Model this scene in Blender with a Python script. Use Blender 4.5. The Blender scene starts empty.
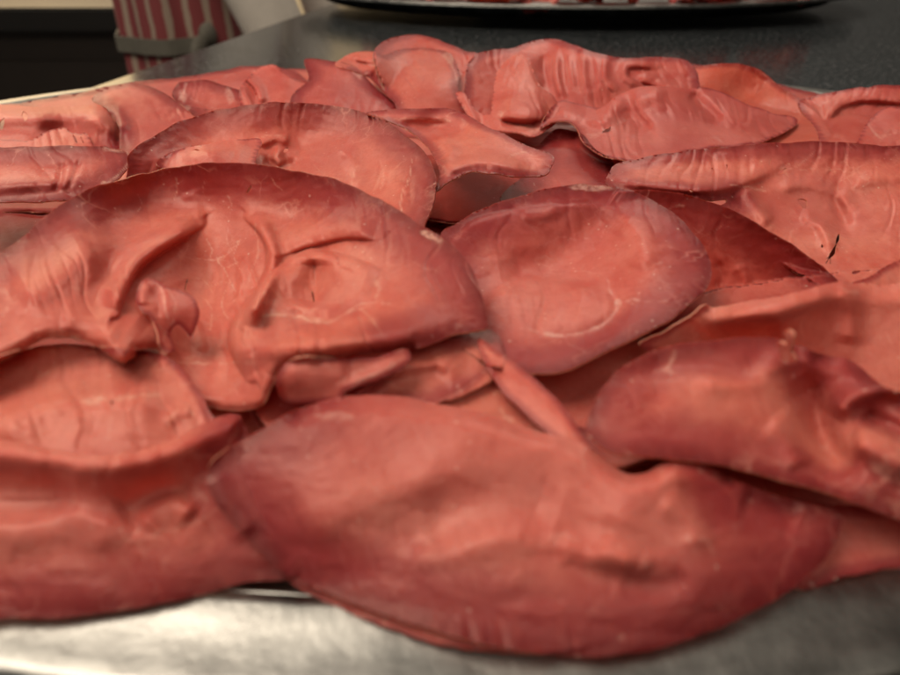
import bpy, bmesh, math, random
import numpy as np
from mathutils import Vector, Matrix

SC = bpy.context.scene
COL = SC.collection
RNG = np.random.default_rng(7)
random.seed(7)

# ------------------------------------------------------------------ camera numbers
F = 676.0                       # focal length in photograph pixels (900 wide)
PITCH = math.radians(32.3)
CAMZ = 0.100                    # 10 cm above the counter top
SP, CP = math.sin(PITCH), math.cos(PITCH)

def depth_of(px, py, z):        # axial depth of the point of this sight line at height z
    v = -(py - 337.5) / F
    return (CAMZ - z) / (SP - v * CP)

def world(px, py, t):
    u = (px - 450.0) / F; v = -(py - 337.5) / F
    return np.stack([t * u, t * (CP + v * SP), CAMZ + t * (-SP + v * CP)], -1)

def tag(o, label=None, cat=None, group=None, kind=None):
    if label: o['label'] = label
    if cat: o['category'] = cat
    if group: o['group'] = group
    if kind: o['kind'] = kind
    return o

def empty(name, loc, rz=0.0):
    o = bpy.data.objects.new(name, None); COL.objects.link(o)
    o.location = loc; o.rotation_euler = (0, 0, rz); o.empty_display_size = 0.02
    return o

def link_mesh(name, me, mat=None, parent=None, smooth=True):
    o = bpy.data.objects.new(name, me); COL.objects.link(o)
    if mat is not None: me.materials.append(mat)
    if parent is not None: o.parent = parent
    if smooth: me.polygons.foreach_set('use_smooth', [True] * len(me.polygons))
    return o

def from_bm(name, bm, mat=None, parent=None, smooth=False):
    me = bpy.data.meshes.new(name); bm.normal_update(); bm.to_mesh(me); bm.free()
    return link_mesh(name, me, mat, parent, smooth)

# ------------------------------------------------------------------ noise on arrays
def vnoise(x, y, seed):
    """smooth value noise, about -1..1, lattice spacing 1"""
    r = np.random.default_rng(seed)
    n = 256
    g = r.uniform(-1, 1, (n, n))
    xi = np.floor(x).astype(int); yi = np.floor(y).astype(int)
    fx = x - xi; fy = y - yi
    fx = fx * fx * fx * (fx * (fx * 6 - 15) + 10); fy = fy * fy * fy * (fy * (fy * 6 - 15) + 10)
    a = g[yi % n, xi % n]; b = g[yi % n, (xi + 1) % n]
    c = g[(yi + 1) % n, xi % n]; d = g[(yi + 1) % n, (xi + 1) % n]
    return (a * (1 - fx) + b * fx) * (1 - fy) + (c * (1 - fx) + d * fx) * fy

# ------------------------------------------------------------------ outlines
def catmull(pts, step=1.5):
    P = np.array([p[:2] for p in pts], float)
    fl = np.array([1.0 if (len(p) < 3) else 0.0 for p in pts])     # 1 = cut edge, 0 = crest of a fold
    n = len(P); out = []; flag = []
    for i in range(n):
        p0, p1, p2, p3 = P[(i - 1) % n], P[i], P[(i + 1) % n], P[(i + 2) % n]
        m = max(2, int(np.linalg.norm(p2 - p1) / step))
        t = (np.arange(m) / m)[:, None]
        k = 0.5
        q = ((2 * p1) + (-p0 + p2) * t + (2 * p0 - 5 * p1 + 4 * p2 - p3) * t ** 2 + (-p0 + 3 * p1 - 3 * p2 + p3) * t ** 3) * k
        out.append(q); flag.append(fl[i] * (1 - t[:, 0]) + fl[(i + 1) % n] * t[:, 0])
    return np.concatenate(out), np.concatenate(flag)

def inside_mask(poly, xs, ys):
    """scanline even-odd test on the lattice xs x ys"""
    m = np.zeros((len(ys), len(xs)), bool)
    x1, y1 = poly[:, 0], poly[:, 1]
    x2, y2 = np.roll(x1, -1), np.roll(y1, -1)
    for r, y in enumerate(ys):
        c = (y1 <= y) != (y2 <= y)
        if not c.any(): continue
        xc = np.sort(x1[c] + (y - y1[c]) / (y2[c] - y1[c]) * (x2[c] - x1[c]))
        m[r] = (np.searchsorted(xc, xs) % 2) == 1
    return m

def seg_dist(x, y, pl):
    """distance to a polyline, signed side (+ = right of its direction in the picture), and 0..1 along it"""
    best = np.full(x.shape, 1e9); side = np.zeros(x.shape); along = np.zeros(x.shape)
    pl = np.array(pl, float)
    L = np.r_[0, np.cumsum(np.hypot(*np.diff(pl, axis=0).T))]
    for i in range(len(pl) - 1):
        a, b = pl[i], pl[i + 1]; d = b - a; l2 = d @ d + 1e-9
        s = np.clip(((x - a[0]) * d[0] + (y - a[1]) * d[1]) / l2, 0, 1)
        qx, qy = x - (a[0] + s * d[0]), y - (a[1] + s * d[1])
        ds = np.hypot(qx, qy); u = ds < best
        best = np.where(u, ds, best)
        side = np.where(u, d[0] * qy - d[1] * qx, side)
        along = np.where(u, (L[i] + s * (L[i + 1] - L[i])) / L[-1], along)
    return best, side, along

def smooth_line(pl, step=4.0):
    P = np.array(pl, float)
    if len(P) < 3: 
        m = max(2, int(np.linalg.norm(P[1] - P[0]) / step))
        return P[0] + (P[1] - P[0]) * (np.arange(m + 1) / m)[:, None]
    Q = np.vstack([2 * P[0] - P[1], P, 2 * P[-1] - P[-2]]); out = []
    for i in range(1, len(Q) - 2):
        p0, p1, p2, p3 = Q[i - 1:i + 3]
        m = max(2, int(np.linalg.norm(p2 - p1) / step)); t = (np.arange(m) / m)[:, None]
        out.append(0.5 * ((2 * p1) + (-p0 + p2) * t + (2 * p0 - 5 * p1 + 4 * p2 - p3) * t ** 2 + (-p0 + 3 * p1 - 3 * p2 + p3) * t ** 3))
    out.append(P[-1:])
    return np.concatenate(out)

def tps(ctrl):
    """thin plate spline of inverse depth (linear for a flat sheet) through (px, py, z in mm)"""
    c = np.array(ctrl, float)
    X = c[:, :2] / 100.0
    q = 1.0 / depth_of(c[:, 0], c[:, 1], c[:, 2] / 1000.0)
    n = len(c)
    def U(r2): return 0.5 * r2 * np.log(r2 + 1e-9)
    K = U(((X[:, None] - X[None]) ** 2).sum(-1)) + np.eye(n) * 0.02
    P = np.c_[np.ones(n), X]
    A = np.zeros((n + 3, n + 3)); A[:n, :n] = K; A[:n, n:] = P; A[n:, :n] = P.T
    w = np.linalg.solve(A + np.eye(n + 3) * 1e-9, np.r_[q, 0, 0, 0])
    def f(x, y):
        xx, yy = x / 100.0, y / 100.0
        o = w[n] + w[n + 1] * xx + w[n + 2] * yy
        for i in range(n):
            o = o + w[i] * U((xx - X[i, 0]) ** 2 + (yy - X[i, 1]) ** 2)
        return o
    return f

# the nearest surface so far along each sight line; every slice is laid on what lies under it
BX0, BY0, BX1, BY1 = -140, -20, 1040, 760
COMP = np.full((BY1 - BY0, BX1 - BX0), 9.0)

def bil(A, x, y, x0, y0):
    x = np.clip(x - x0, 0, A.shape[1] - 1.001); y = np.clip(y - y0, 0, A.shape[0] - 1.001)
    xi = x.astype(int); yi = y.astype(int); fx = x - xi; fy = y - yi
    return (A[yi, xi] * (1 - fx) + A[yi, xi + 1] * fx) * (1 - fy) + (A[yi + 1, xi] * (1 - fx) + A[yi + 1, xi + 1] * fx) * fy

def blur(A, n):
    for _ in range(2):
        for ax in (0, 1):
            p = np.pad(A, [(n, n) if a == ax else (0, 0) for a in (0, 1)], mode='edge')
            c = np.cumsum(p, axis=ax)
            c = np.concatenate([np.zeros_like(np.take(c, [0], axis=ax)), c], axis=ax)
            w = 2 * n + 1
            A = (np.take(c, np.arange(w, c.shape[ax]), axis=ax) - np.take(c, np.arange(0, c.shape[ax] - w), axis=ax)) / w
    return A

N_SLICE = [0]
WR_K, RIDGE_K = 0.5, 0.85
def make_slice(label, outline, ctrl, ridges=(), veins=(), pale=(), holes=(), wr=(0.5, 0.25, 0.1), step=1.5, thick=0.4, crease=(0.3, 5.0),
               rim_w=8.0, side=0.5, rough_edge=1.0, crest=2.0, margin=0.7, group='cured beef slices laid on the near platter', mat=None, fat=0.0,
               rk=1.0, drop=None, parent=None, name='beef_slice', cast=(1, 1, 1), moist=1.0):
    if drop:
        ctrl = [(a, b, c - drop[2] * min(1, max(0, (b - drop[0]) / (drop[1] - drop[0])))) for a, b, c in ctrl]
    k = N_SLICE[0]; N_SLICE[0] += 1
    seed = 100 + k * 17
    poly, flag = catmull(outline, 1.0)
    # small nicks and waves of a knife cut
    cum = np.r_[0, np.cumsum(np.hypot(*np.diff(poly, axis=0).T))]
    tan = np.roll(poly, -1, 0) - np.roll(poly, 1, 0); tan /= np.linalg.norm(tan, axis=1)[:, None] + 1e-9
    nrm = np.c_[-tan[:, 1], tan[:, 0]]
    win = np.minimum(1, np.minimum(cum, cum[-1] - cum) / 30.0)
    jit = (vnoise(cum / 14.0, cum * 0 + 3.3, seed) * 1.0 + vnoise(cum / 45.0, cum * 0 + 1.7, seed + 6) * 1.6 + vnoise(cum / 5.0, cum * 0 + 7.7, seed + 1) * 0.18) * rough_edge * win
    poly = poly + nrm * jit[:, None]
    x0, y0 = np.floor(poly.min(0)).astype(int) - 6; x1, y1 = np.ceil(poly.max(0)).astype(int) + 7
    x0 = max(x0, BX0); y0 = max(y0, BY0); x1 = min(x1, BX1); y1 = min(y1, BY1)
    gx, gy = np.meshgrid(np.arange(x0, x1, dtype=float), np.arange(y0, y1, dtype=float))
    T = 1.0 / np.maximum(tps(ctrl)(gx, gy), 0.8)
    gyy, gxx = np.gradient(T)
    G = np.clip(np.sqrt(1 + (gyy ** 2 + gxx ** 2) * (F / T) ** 2), 1, 4.2)      # a bump of h mm square to the sheet
    G = blur(G, 5)
    sh = np.zeros_like(T)
    for rg in ridges:
        pl, h, sl, sr = rg[:4]
        d, sd, al = seg_dist(gx, gy, smooth_line(pl, 8))
        s = np.where(sd > 0, sr, sl)
        a = np.abs(s)
        prof_ = np.where(s > 0, np.exp(-0.5 * (d / a) ** 2), np.sqrt(np.clip(1 - (d / (1.25 * a)) ** 2, 0, 1)))   # soft flank, or the round flank of a fold
        if len(rg) > 4: prof_ = np.exp(-np.sqrt(d * d + 14.0) / a) * np.exp(3.7 / a)                  # sharp crease
        taper = np.clip(np.minimum(al, 1 - al) * 5 + 0.25, 0, 1)
        sh = sh + h * 0.001 * RIDGE_K * rk * prof_ * taper
    sc = np.median(T) * 1000 / F                                  # mm per pixel here
    ax = 1.0
    ay = 1.9                                                      # foreshortening of lying wrinkles
    wx = gx + 9 * vnoise(gx / 45, gy / 30, seed + 9); wy = gy + 6 * vnoise(gx / 45 + 9, gy / 30, seed + 10)
    for amp, size, sd in ((wr[0], 11.0, 2), (wr[1], 4.5, 3), (wr[2], 1.8, 4)):   # sizes in mm
        if amp:
            n = vnoise(wx * sc / size, wy * sc / size * ay, seed + sd)
            n2 = vnoise(wx * sc / size + 40, wy * sc / size * ay + 9, seed + sd + 5)
            sh = sh + 0.001 * amp * WR_K / np.sqrt(G) * (0.8 * n + 0.35 * (0.5 - np.sqrt(np.abs(n2) + 0.04)))
    # patches of fine sharp creases, running one way on each slice
    if crease[0]:
        rr_ = np.random.default_rng(seed + 50); an = rr_.uniform(0.9, 2.2) if len(crease) < 3 else math.radians(crease[2])
        U_ = (wx * math.sin(an) - wy * math.cos(an)) * sc / crease[1]; W_ = (wx * math.cos(an) + wy * math.sin(an)) * sc / crease[1] / 3.5
        n = vnoise(U_ + 0.5 * vnoise(U_ * .4, W_ * .8, seed + 51), W_, seed + 52)
        n2 = vnoise(U_ * 2.3 + 7, W_ * 1.7, seed + 54)
        mk = np.clip(vnoise(gx * sc / 17, gy * sc / 11, seed + 53) * 1.6 + 0.35, 0, 1)
        sh = sh - 0.001 * crease[0] * mk / np.sqrt(G) * (np.clip(1 - np.abs(n) * 3.2, 0, 1) ** 1.5 + 0.4 * np.clip(1 - np.abs(n2) * 3.5, 0, 1) - 0.5)
    T = T - sh * G
    cr = poly[flag < 0.5]
    if len(cr):
        R = crest / sc
        dd = np.full(gx.shape, 1e9)
        for c in cr[::2]: dd = np.minimum(dd, np.hypot(gx - c[0], gy - c[1]))
        s = np.clip(dd / R, 0, 1)
        T = T + crest * 0.001 * 1.2 * (1 - s) ** 2.2
    T = np.minimum(T, depth_of(gx, gy, 0.0068))                    # nothing goes through the platter
    C = COMP[y0 - BY0:y1 - BY0, x0 - BX0:x1 - BX0]
    mg = (margin + thick) * 0.001
    lim = np.minimum(C, blur(np.minimum(C, 1.0), 4)) - mg
    kk = 0.0012
    hgt = np.clip(0.5 + 0.5 * (lim - T) / kk, 0, 1)
    Td = lim * (1 - hgt) + T * hgt - kk * hgt * (1 - hgt)
    T = np.where(C > 5, T, Td)
    push = T
    # write to the buffer
    m = inside_mask(poly, gx[0], gy[:, 0])
    C[m] = np.minimum(C[m], T[m])
    # lattice of the mesh
    xs = np.arange(x0, x1, step); ys = np.arange(y0, y1, step)
    mi = inside_mask(poly, xs, ys)
    cell = mi[:-1, :-1] | mi[1:, :-1] | mi[:-1, 1:] | mi[1:, 1:]
    VX, VY = np.meshgrid(xs, ys)
    for (cx, cy, rx, ry, rot) in holes:
        ccx, ccy = (VX[:-1, :-1] + step / 2 - cx), (VY[:-1, :-1] + step / 2 - cy)
        ca, sa = math.cos(math.radians(rot)), math.sin(math.radians(rot))
        e = ((ccx * ca + ccy * sa) / rx) ** 2 + ((-ccx * sa + ccy * ca) / ry) ** 2
        e = e * (1 + 0.5 * vnoise(ccx / 2.2, ccy / 2.2, seed + 77))
        cell &= ~(e < 1)
    used = np.zeros(mi.shape, bool)
    used[:-1, :-1] |= cell; used[1:, :-1] |= cell; used[:-1, 1:] |= cell; used[1:, 1:] |= cell
    idx = np.full(mi.shape, -1); idx[used] = np.arange(used.sum())
    vx = VX[used].copy(); vy = VY[used].copy()
    outv = np.where(~mi[used])[0]
    for ch in np.array_split(outv, max(1, len(outv) // 400 + 1)):
        if len(ch) == 0: continue
        d2 = (vx[ch, None] - poly[None, :, 0]) ** 2 + (vy[ch, None] - poly[None, :, 1]) ** 2
        j = d2.argmin(1); vx[ch] = poly[j, 0]; vy[ch] = poly[j, 1]
    nin = np.zeros(mi.shape, bool); om = used & ~mi
    nin[1:] |= om[:-1]; nin[:-1] |= om[1:]; nin[:, 1:] |= om[:, :-1]; nin[:, :-1] |= om[:, 1:]
    nin = np.where((nin & mi)[used])[0]
    for ch in np.array_split(nin, max(1, len(nin) // 400 + 1)):        # no slivers along the outline
        if len(ch) == 0: continue
        d2 = (vx[ch, None] - poly[None, :, 0]) ** 2 + (vy[ch, None] - poly[None, :, 1]) ** 2
        j = d2.argmin(1); g_ = np.sqrt(d2[np.arange(len(ch)), j]) < 0.5 * step
        vx[ch[g_]] = poly[j[g_], 0]; vy[ch[g_]] = poly[j[g_], 1]
    gone = mi[:-1, :-1] & ~cell
    adj = np.zeros(mi.shape, bool)
    adj[:-1, :-1] |= gone; adj[1:, :-1] |= gone; adj[:-1, 1:] |= gone; adj[1:, 1:] |= gone
    adj = adj[used]
    for (cx, cy, rx, ry, rot) in holes:                          # an even lip round each hole
        ca, sa = math.cos(math.radians(rot)), math.sin(math.radians(rot))
        dx, dy = vx - cx, vy - cy; lx, ly = dx * ca + dy * sa, -dx * sa + dy * ca
        an = np.arctan2(ly / ry, lx / rx); e = np.hypot(lx / rx, ly / ry)
        tgt = 1 + 0.16 * np.sin(2 * an + cx) + 0.12 * np.sin(3 * an + cy)
        k_ = np.where(adj & (e < 2.2), tgt / np.maximum(e, .2), 1.0)
        lx, ly = lx * k_, ly * k_
        vx = cx + lx * ca - ly * sa; vy = cy + lx * sa + ly * ca
    t = bil(T, vx, vy, x0, y0)
    V = world(vx, vy, t)
    rr, cc = np.where(cell)
    quads = np.stack([idx[rr, cc], idx[rr + 1, cc], idx[rr + 1, cc + 1], idx[rr, cc + 1]], 1)     # faces the camera
    PG = world(gx, gy, T)
    dx_ = np.stack([np.gradient(PG[..., c], axis=1) for c in range(3)], -1); dy_ = np.stack([np.gradient(PG[..., c], axis=0) for c in range(3)], -1)
    NG = np.cross(dy_, dx_); NG /= np.linalg.norm(NG, axis=-1)[..., None] + 1e-15
    N = np.stack([bil(blur(NG[..., c], 1), vx, vy, x0, y0) for c in range(3)], -1)
    N /= np.linalg.norm(N, axis=1)[:, None] + 1e-12
    VB = V - N * thick * 0.001
    # distance to the cut edge in mm
    pb = poly[::4]; fb = flag[::4]
    B = world(pb[:, 0], pb[:, 1], bil(T, pb[:, 0], pb[:, 1], x0, y0))
    B = B[fb > 0.5]
    rim = np.full(len(V), 50.0)
    if len(B):
        for ch in np.array_split(np.arange(len(V)), max(1, len(V) // 4000)):
            rim[ch] = np.sqrt(((V[ch, None] - B[None]) ** 2).sum(-1).min(1)) * 1000
    rim = np.clip(rim * 8.0 / rim_w, 0, 50)
    vein = np.zeros(len(V))
    for (pl, w, s) in veins:
        q = smooth_line(pl, 5)
        r = np.random.default_rng(seed + int(pl[0][0]))
        q[1:-1] += r.normal(0, 0.55, q[1:-1].shape)
        d, _, al = seg_dist(vx, vy, q)
        ww = 0.72 * w * (0.65 + 0.6 * vnoise(vx / 7, vy / 7, seed + 31))
        vein = np.maximum(vein, s * np.clip(1.4 - d / np.maximum(ww, .3), 0, 1))
    fatp = np.zeros(len(V))
    for (cx, cy, rx, ry, rot, s) in pale:
        ca, sa = math.cos(math.radians(rot)), math.sin(math.radians(rot))
        dx, dy = vx - cx, vy - cy
        e = np.sqrt(((dx * ca + dy * sa) / rx) ** 2 + ((-dx * sa + dy * ca) / ry) ** 2) + 0.35 * vnoise(vx / 6, vy / 4, seed + 5)
        fatp = np.maximum(fatp, s * np.clip((1.15 - e) * 3.0, 0, 1))
    vein = np.maximum(vein, fatp)
    # shell: top, back, and side walls with vertices of their own
    nv = len(V)
    e1 = np.concatenate([quads[:, [i, (i + 1) % 4]] for i in range(4)])
    key = np.sort(e1, 1); key = key[:, 0].astype(np.int64) * nv + key[:, 1]
    _, inv, cnt = np.unique(key, return_inverse=True, return_counts=True)
    be = e1[cnt[inv] == 1]
    bv = np.unique(be); mp = np.full(nv, -1); mp[bv] = np.arange(len(bv))
    nb = len(bv)
    mid = (V[bv] + VB[bv]) / 2
    allV = np.concatenate([V, VB, V[bv], VB[bv]])
    q_side = np.stack([2 * nv + mp[be[:, 1]], 2 * nv + mp[be[:, 0]], 2 * nv + nb + mp[be[:, 0]], 2 * nv + nb + mp[be[:, 1]]], 1)
    faces = np.concatenate([quads, (quads + nv)[:, ::-1], q_side]).astype(np.int32)
    org = np.array([V[:, 0].mean(), V[:, 1].mean(), V[:, 2].min()])
    me = bpy.data.meshes.new('beef_slice')
    me.vertices.add(len(allV)); me.vertices.foreach_set('co', (allV - org).astype(np.float32).ravel())
    me.loops.add(faces.size); me.loops.foreach_set('vertex_index', faces.ravel())
    me.polygons.add(len(faces)); me.polygons.foreach_set('loop_start', np.arange(0, faces.size, 4, dtype=np.int32))
    me.polygons.foreach_set('loop_total', np.full(len(faces), 4, np.int32))
    me.update(calc_edges=True)
    def attr(name, a):
        at = me.attributes.new(name, 'FLOAT', 'POINT'); at.data.foreach_set('value', a.astype(np.float32))
    attr('rim', np.concatenate([rim, rim, rim[bv], rim[bv]]))
    attr('vein', np.concatenate([vein, vein * 0.5, vein[bv], vein[bv]]))
    sd = np.zeros(len(allV)); sd[2 * nv:] = side
    attr('cut', sd)
    o = link_mesh(name, me, mat)
    o.location = org; o.color = (*cast, moist)  # moist scales the sheen; low sheen also stands for shade in a gap
    if parent is not None:
        o.parent = parent; o.location = Vector(org) - parent.location
        return o
    tag(o, label, 'meat slice', group)
    return o
# ------------------------------------------------------------------ materials
def new_mat(name):
    m = bpy.data.materials.new(name); m.use_nodes = True
    nt = m.node_tree; b = nt.nodes['Principled BSDF']
    return m, nt, b

def nd(nt, typ, **kw):
    n = nt.nodes.new(typ)
    for k, v in kw.items():
        if k in n.inputs: n.inputs[k].default_value = v
        else: setattr(n, k, v)
    return n

def ramp(nt, src, stops, interp='LINEAR'):
    r = nt.nodes.new('ShaderNodeValToRGB'); r.color_ramp.interpolation = interp
    el = r.color_ramp.elements
    while len(el) < len(stops): el.new(0.5)
    for e, (p, c) in zip(el, stops):
        e.position = p; e.color = (c, c, c, 1) if not hasattr(c, '__len__') else (*c, 1)
    nt.links.new(src, r.inputs[0]); return r.outputs[0]

def mixc(nt, fac, a, b, mode='MIX'):
    m = nt.nodes.new('ShaderNodeMix'); m.data_type = 'RGBA'; m.blend_type = mode; m.clamp_factor = True
    for sock, v in ((m.inputs[0], fac), (m.inputs[6], a), (m.inputs[7], b)):
        if hasattr(v, 'is_linked'): nt.links.new(v, sock)
        elif hasattr(v, '__len__'): sock.default_value = (*v, 1)
        else: sock.default_value = v
    return m.outputs[2]

def mth(nt, op, a, b=0.0, c=0.0, clamp=False):
    m = nt.nodes.new('ShaderNodeMath'); m.operation = op; m.use_clamp = clamp
    for i, v in enumerate((a, b, c)):
        if hasattr(v, 'is_linked'): nt.links.new(v, m.inputs[i])
        else: m.inputs[i].default_value = v
    return m.outputs[0]

def meat_material():
    m, nt, b = new_mat('cured_beef')
    L = nt.links.new
    tc = nd(nt, 'ShaderNodeTexCoord'); oi = nd(nt, 'ShaderNodeObjectInfo')
    off = nd(nt, 'ShaderNodeVectorMath', operation='MULTIPLY_ADD')
    cmb = nd(nt, 'ShaderNodeCombineXYZ')
    L(oi.outputs['Random'], cmb.inputs[0]); L(oi.outputs['Random'], cmb.inputs[1])
    L(cmb.outputs[0], off.inputs[0]); off.inputs[1].default_value = (3.1, 7.7, 0); L(tc.outputs['Object'], off.inputs[2])
    P = off.outputs[0]
    def noise(scale, detail=4, rough=0.55, dist=0.0):
        n = nd(nt, 'ShaderNodeTexNoise', Scale=scale, Detail=detail, Roughness=rough, Distortion=dist)
        L(P, n.inputs['Vector']); return n.outputs['Fac']
    a_rim = nd(nt, 'ShaderNodeAttribute', attribute_name='rim').outputs['Fac']
    a_vein = nd(nt, 'ShaderNodeAttribute', attribute_name='vein').outputs['Fac']
    a_cut = nd(nt, 'ShaderNodeAttribute', attribute_name='cut').outputs['Fac']
    big = noise(45, 3); mid = noise(160, 5, 0.6, 0.4); fine = noise(700, 5, 0.65); tiny = noise(2600, 3, 0.6)
    base = ramp(nt, big, [(0.30, (0.54, 0.110, 0.080)), (0.50, (0.61, 0.166, 0.122)), (0.70, (0.67, 0.235, 0.178))])
    base = mixc(nt, mth(nt, 'MULTIPLY', ramp(nt, mid, [(0.42, 0), (0.70, 1)]), 0.42), base, (0.69, 0.26, 0.185))
    base = mixc(nt, mth(nt, 'MULTIPLY', ramp(nt, fine, [(0.36, 1), (0.54, 0)]), 0.25), base, (0.50, 0.085, 0.06))
    base = mixc(nt, mth(nt, 'MULTIPLY', ramp(nt, tiny, [(0.55, 0), (0.75, 1)]), 0.12), base, (0.72, 0.33, 0.25))
    base = mixc(nt, mth(nt, 'MULTIPLY', ramp(nt, noise(28, 4, 0.6), [(0.46, 0), (0.70, 1)]), 0.5), base, (0.46, 0.115, 0.105))     # duskier patches
    # dried rim: darker and more purple, with a ragged inner limit
    r = mth(nt, 'ADD', a_rim, mth(nt, 'MULTIPLY', mth(nt, 'SUBTRACT', mid, 0.5), 3.5))
    r = mth(nt, 'ADD', r, mth(nt, 'MULTIPLY', mth(nt, 'SUBTRACT', fine, 0.5), 2.0))
    rimf = ramp(nt, mth(nt, 'DIVIDE', r, 10.0), [(0.03, 1.0), (0.36, 0.78), (1.0, 0.0)], 'EASE')
    rimc = mixc(nt, ramp(nt, mth(nt, 'DIVIDE', a_rim, 6.0), [(0.0, 0), (0.5, 1)]), (0.13, 0.008, 0.012), (0.25, 0.024, 0.034))
    rimc = mixc(nt, mth(nt, 'MULTIPLY', ramp(nt, tiny, [(0.5, 0), (0.72, 1)]), 0.12), rimc, (0.36, 0.10, 0.10))
    base = mixc(nt, mth(nt, 'MULTIPLY', rimf, 0.92), base, rimc)
    st = nd(nt, 'ShaderNodeMapping'); st.inputs['Scale'].default_value = (1.0, 0.35, 0.35); L(P, st.inputs[0])
    fib = nd(nt, 'ShaderNodeTexNoise', Scale=900.0, Detail=3.0, Roughness=0.6)
    L(st.outputs[0], fib.inputs['Vector'])
    base = mixc(nt, mth(nt, 'MULTIPLY', ramp(nt, fib.outputs['Fac'], [(0.32, 1), (0.48, 0)]), 0.22), base, (0.42, 0.07, 0.052))
    # thin connective threads
    wob = nd(nt, 'ShaderNodeTexNoise', Scale=220.0, Detail=3.0); L(P, wob.inputs['Vector'])
    wv = nd(nt, 'ShaderNodeVectorMath', operation='MULTIPLY_ADD'); L(wob.outputs['Color'], wv.inputs[0])
    wv.inputs[1].default_value = (0.006, 0.006, 0.006); L(P, wv.inputs[2])
    vo = nd(nt, 'ShaderNodeTexVoronoi', feature='DISTANCE_TO_EDGE', Scale=85.0); L(wv.outputs[0], vo.inputs['Vector'])
    net = ramp(nt, vo.outputs['Distance'], [(0.0, 1), (0.035, 0)])
    net = mth(nt, 'MULTIPLY', net, ramp(nt, noise(70, 2), [(0.54, 0), (0.68, 0.38)]))
    vo2 = nd(nt, 'ShaderNodeTexVoronoi', feature='DISTANCE_TO_EDGE', Scale=310.0); L(wv.outputs[0], vo2.inputs['Vector'])
    net2 = mth(nt, 'MULTIPLY', ramp(nt, vo2.outputs['Distance'], [(0.0, 1), (0.07, 0)]), ramp(nt, noise(110, 2), [(0.52, 0), (0.68, 0.2)]))
    base = mixc(nt, mth(nt, 'MAXIMUM', net, net2), base, (0.74, 0.36, 0.27))
    base = mixc(nt, mth(nt, 'MULTIPLY', mth(nt, 'MULTIPLY', a_vein, ramp(nt, fine, [(0.36, 0.25), (0.6, 1.0)])), 0.72), base, (0.78, 0.50, 0.38))
    # every slice has its own cast, from salmon to mauve
    base = mixc(nt, 1.0, base, ramp(nt, oi.outputs['Random'], [(0.0, (0.84, 0.74, 0.84)), (0.35, (1.0, 0.97, 0.98)), (0.65, (0.90, 0.82, 0.92)), (1.0, (1.0, 1.0, 1.0))]), 'MULTIPLY')
    base = mixc(nt, 1.0, base, oi.outputs['Color'], 'MULTIPLY')  # per-slice tint; on a few slices it stands for shade or glow
    # little white crystals
    sp = nd(nt, 'ShaderNodeTexVoronoi', feature='F1', Scale=520.0); L(P, sp.inputs['Vector'])
    spm = mth(nt, 'MULTIPLY', ramp(nt, sp.outputs['Distance'], [(0.10, 1), (0.19, 0)]),
              ramp(nt, nd_sep(nt, sp.outputs['Color']), [(0.72, 0), (0.80, 1)]))
    spm = mth(nt, 'MULTIPLY', spm, ramp(nt, noise(60, 2), [(0.46, 0), (0.62, 1)]))
    base = mixc(nt, mth(nt, 'MULTIPLY', spm, 0.5), base, (0.80, 0.56, 0.46))
    base = mixc(nt, a_cut, base, (0.62, 0.30, 0.20))
    L(base, b.inputs['Base Color'])
    L(ramp(nt, mid, [(0.3, 0.30), (0.7, 0.44)]), b.inputs['Roughness'])
    L(mth(nt, 'MULTIPLY', oi.outputs['Alpha'], 0.34), b.inputs['Specular IOR Level']); b.inputs['Specular Tint'].default_value = (1.0, 0.66, 0.58, 1)
    b.inputs['Coat Weight'].default_value = 0.04; b.inputs['Coat Roughness'].default_value = 0.28
    b.subsurface_method = 'RANDOM_WALK'
    b.inputs['Subsurface Weight'].default_value = 0.4
    b.inputs['Subsurface Radius'].default_value = (1.0, 0.25, 0.15); b.inputs['Subsurface Scale'].default_value = 0.002
    h = mth(nt, 'ADD', mth(nt, 'MULTIPLY', fine, 0.7), mth(nt, 'MULTIPLY', tiny, 0.3))
    h = mth(nt, 'ADD', h, mth(nt, 'MULTIPLY', mid, 1.1))
    h = mth(nt, 'ADD', h, mth(nt, 'MULTIPLY', mth(nt, 'MAXIMUM', net, spm), 0.25))
    bp = nd(nt, 'ShaderNodeBump', Strength=0.30, Distance=0.0006); L(h, bp.inputs['Height'])
    L(bp.outputs[0], b.inputs['Normal'])
    # a thin sheet lets light through
    tr = nd(nt, 'ShaderNodeBsdfTranslucent')
    L(mixc(nt, 0.45, base, (1.0, 0.36, 0.16)), tr.inputs['Color'])
    mx = nd(nt, 'ShaderNodeMixShader'); mx.inputs[0].default_value = 0.35
    L(b.outputs[0], mx.inputs[1]); L(tr.outputs[0], mx.inputs[2])
    L(mx.outputs[0], nt.nodes['Material Output'].inputs[0])
    return m

def nd_sep(nt, col):
    s = nt.nodes.new('ShaderNodeSeparateColor'); nt.links.new(col, s.inputs[0]); return s.outputs[0]

MEAT = meat_material()

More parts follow.
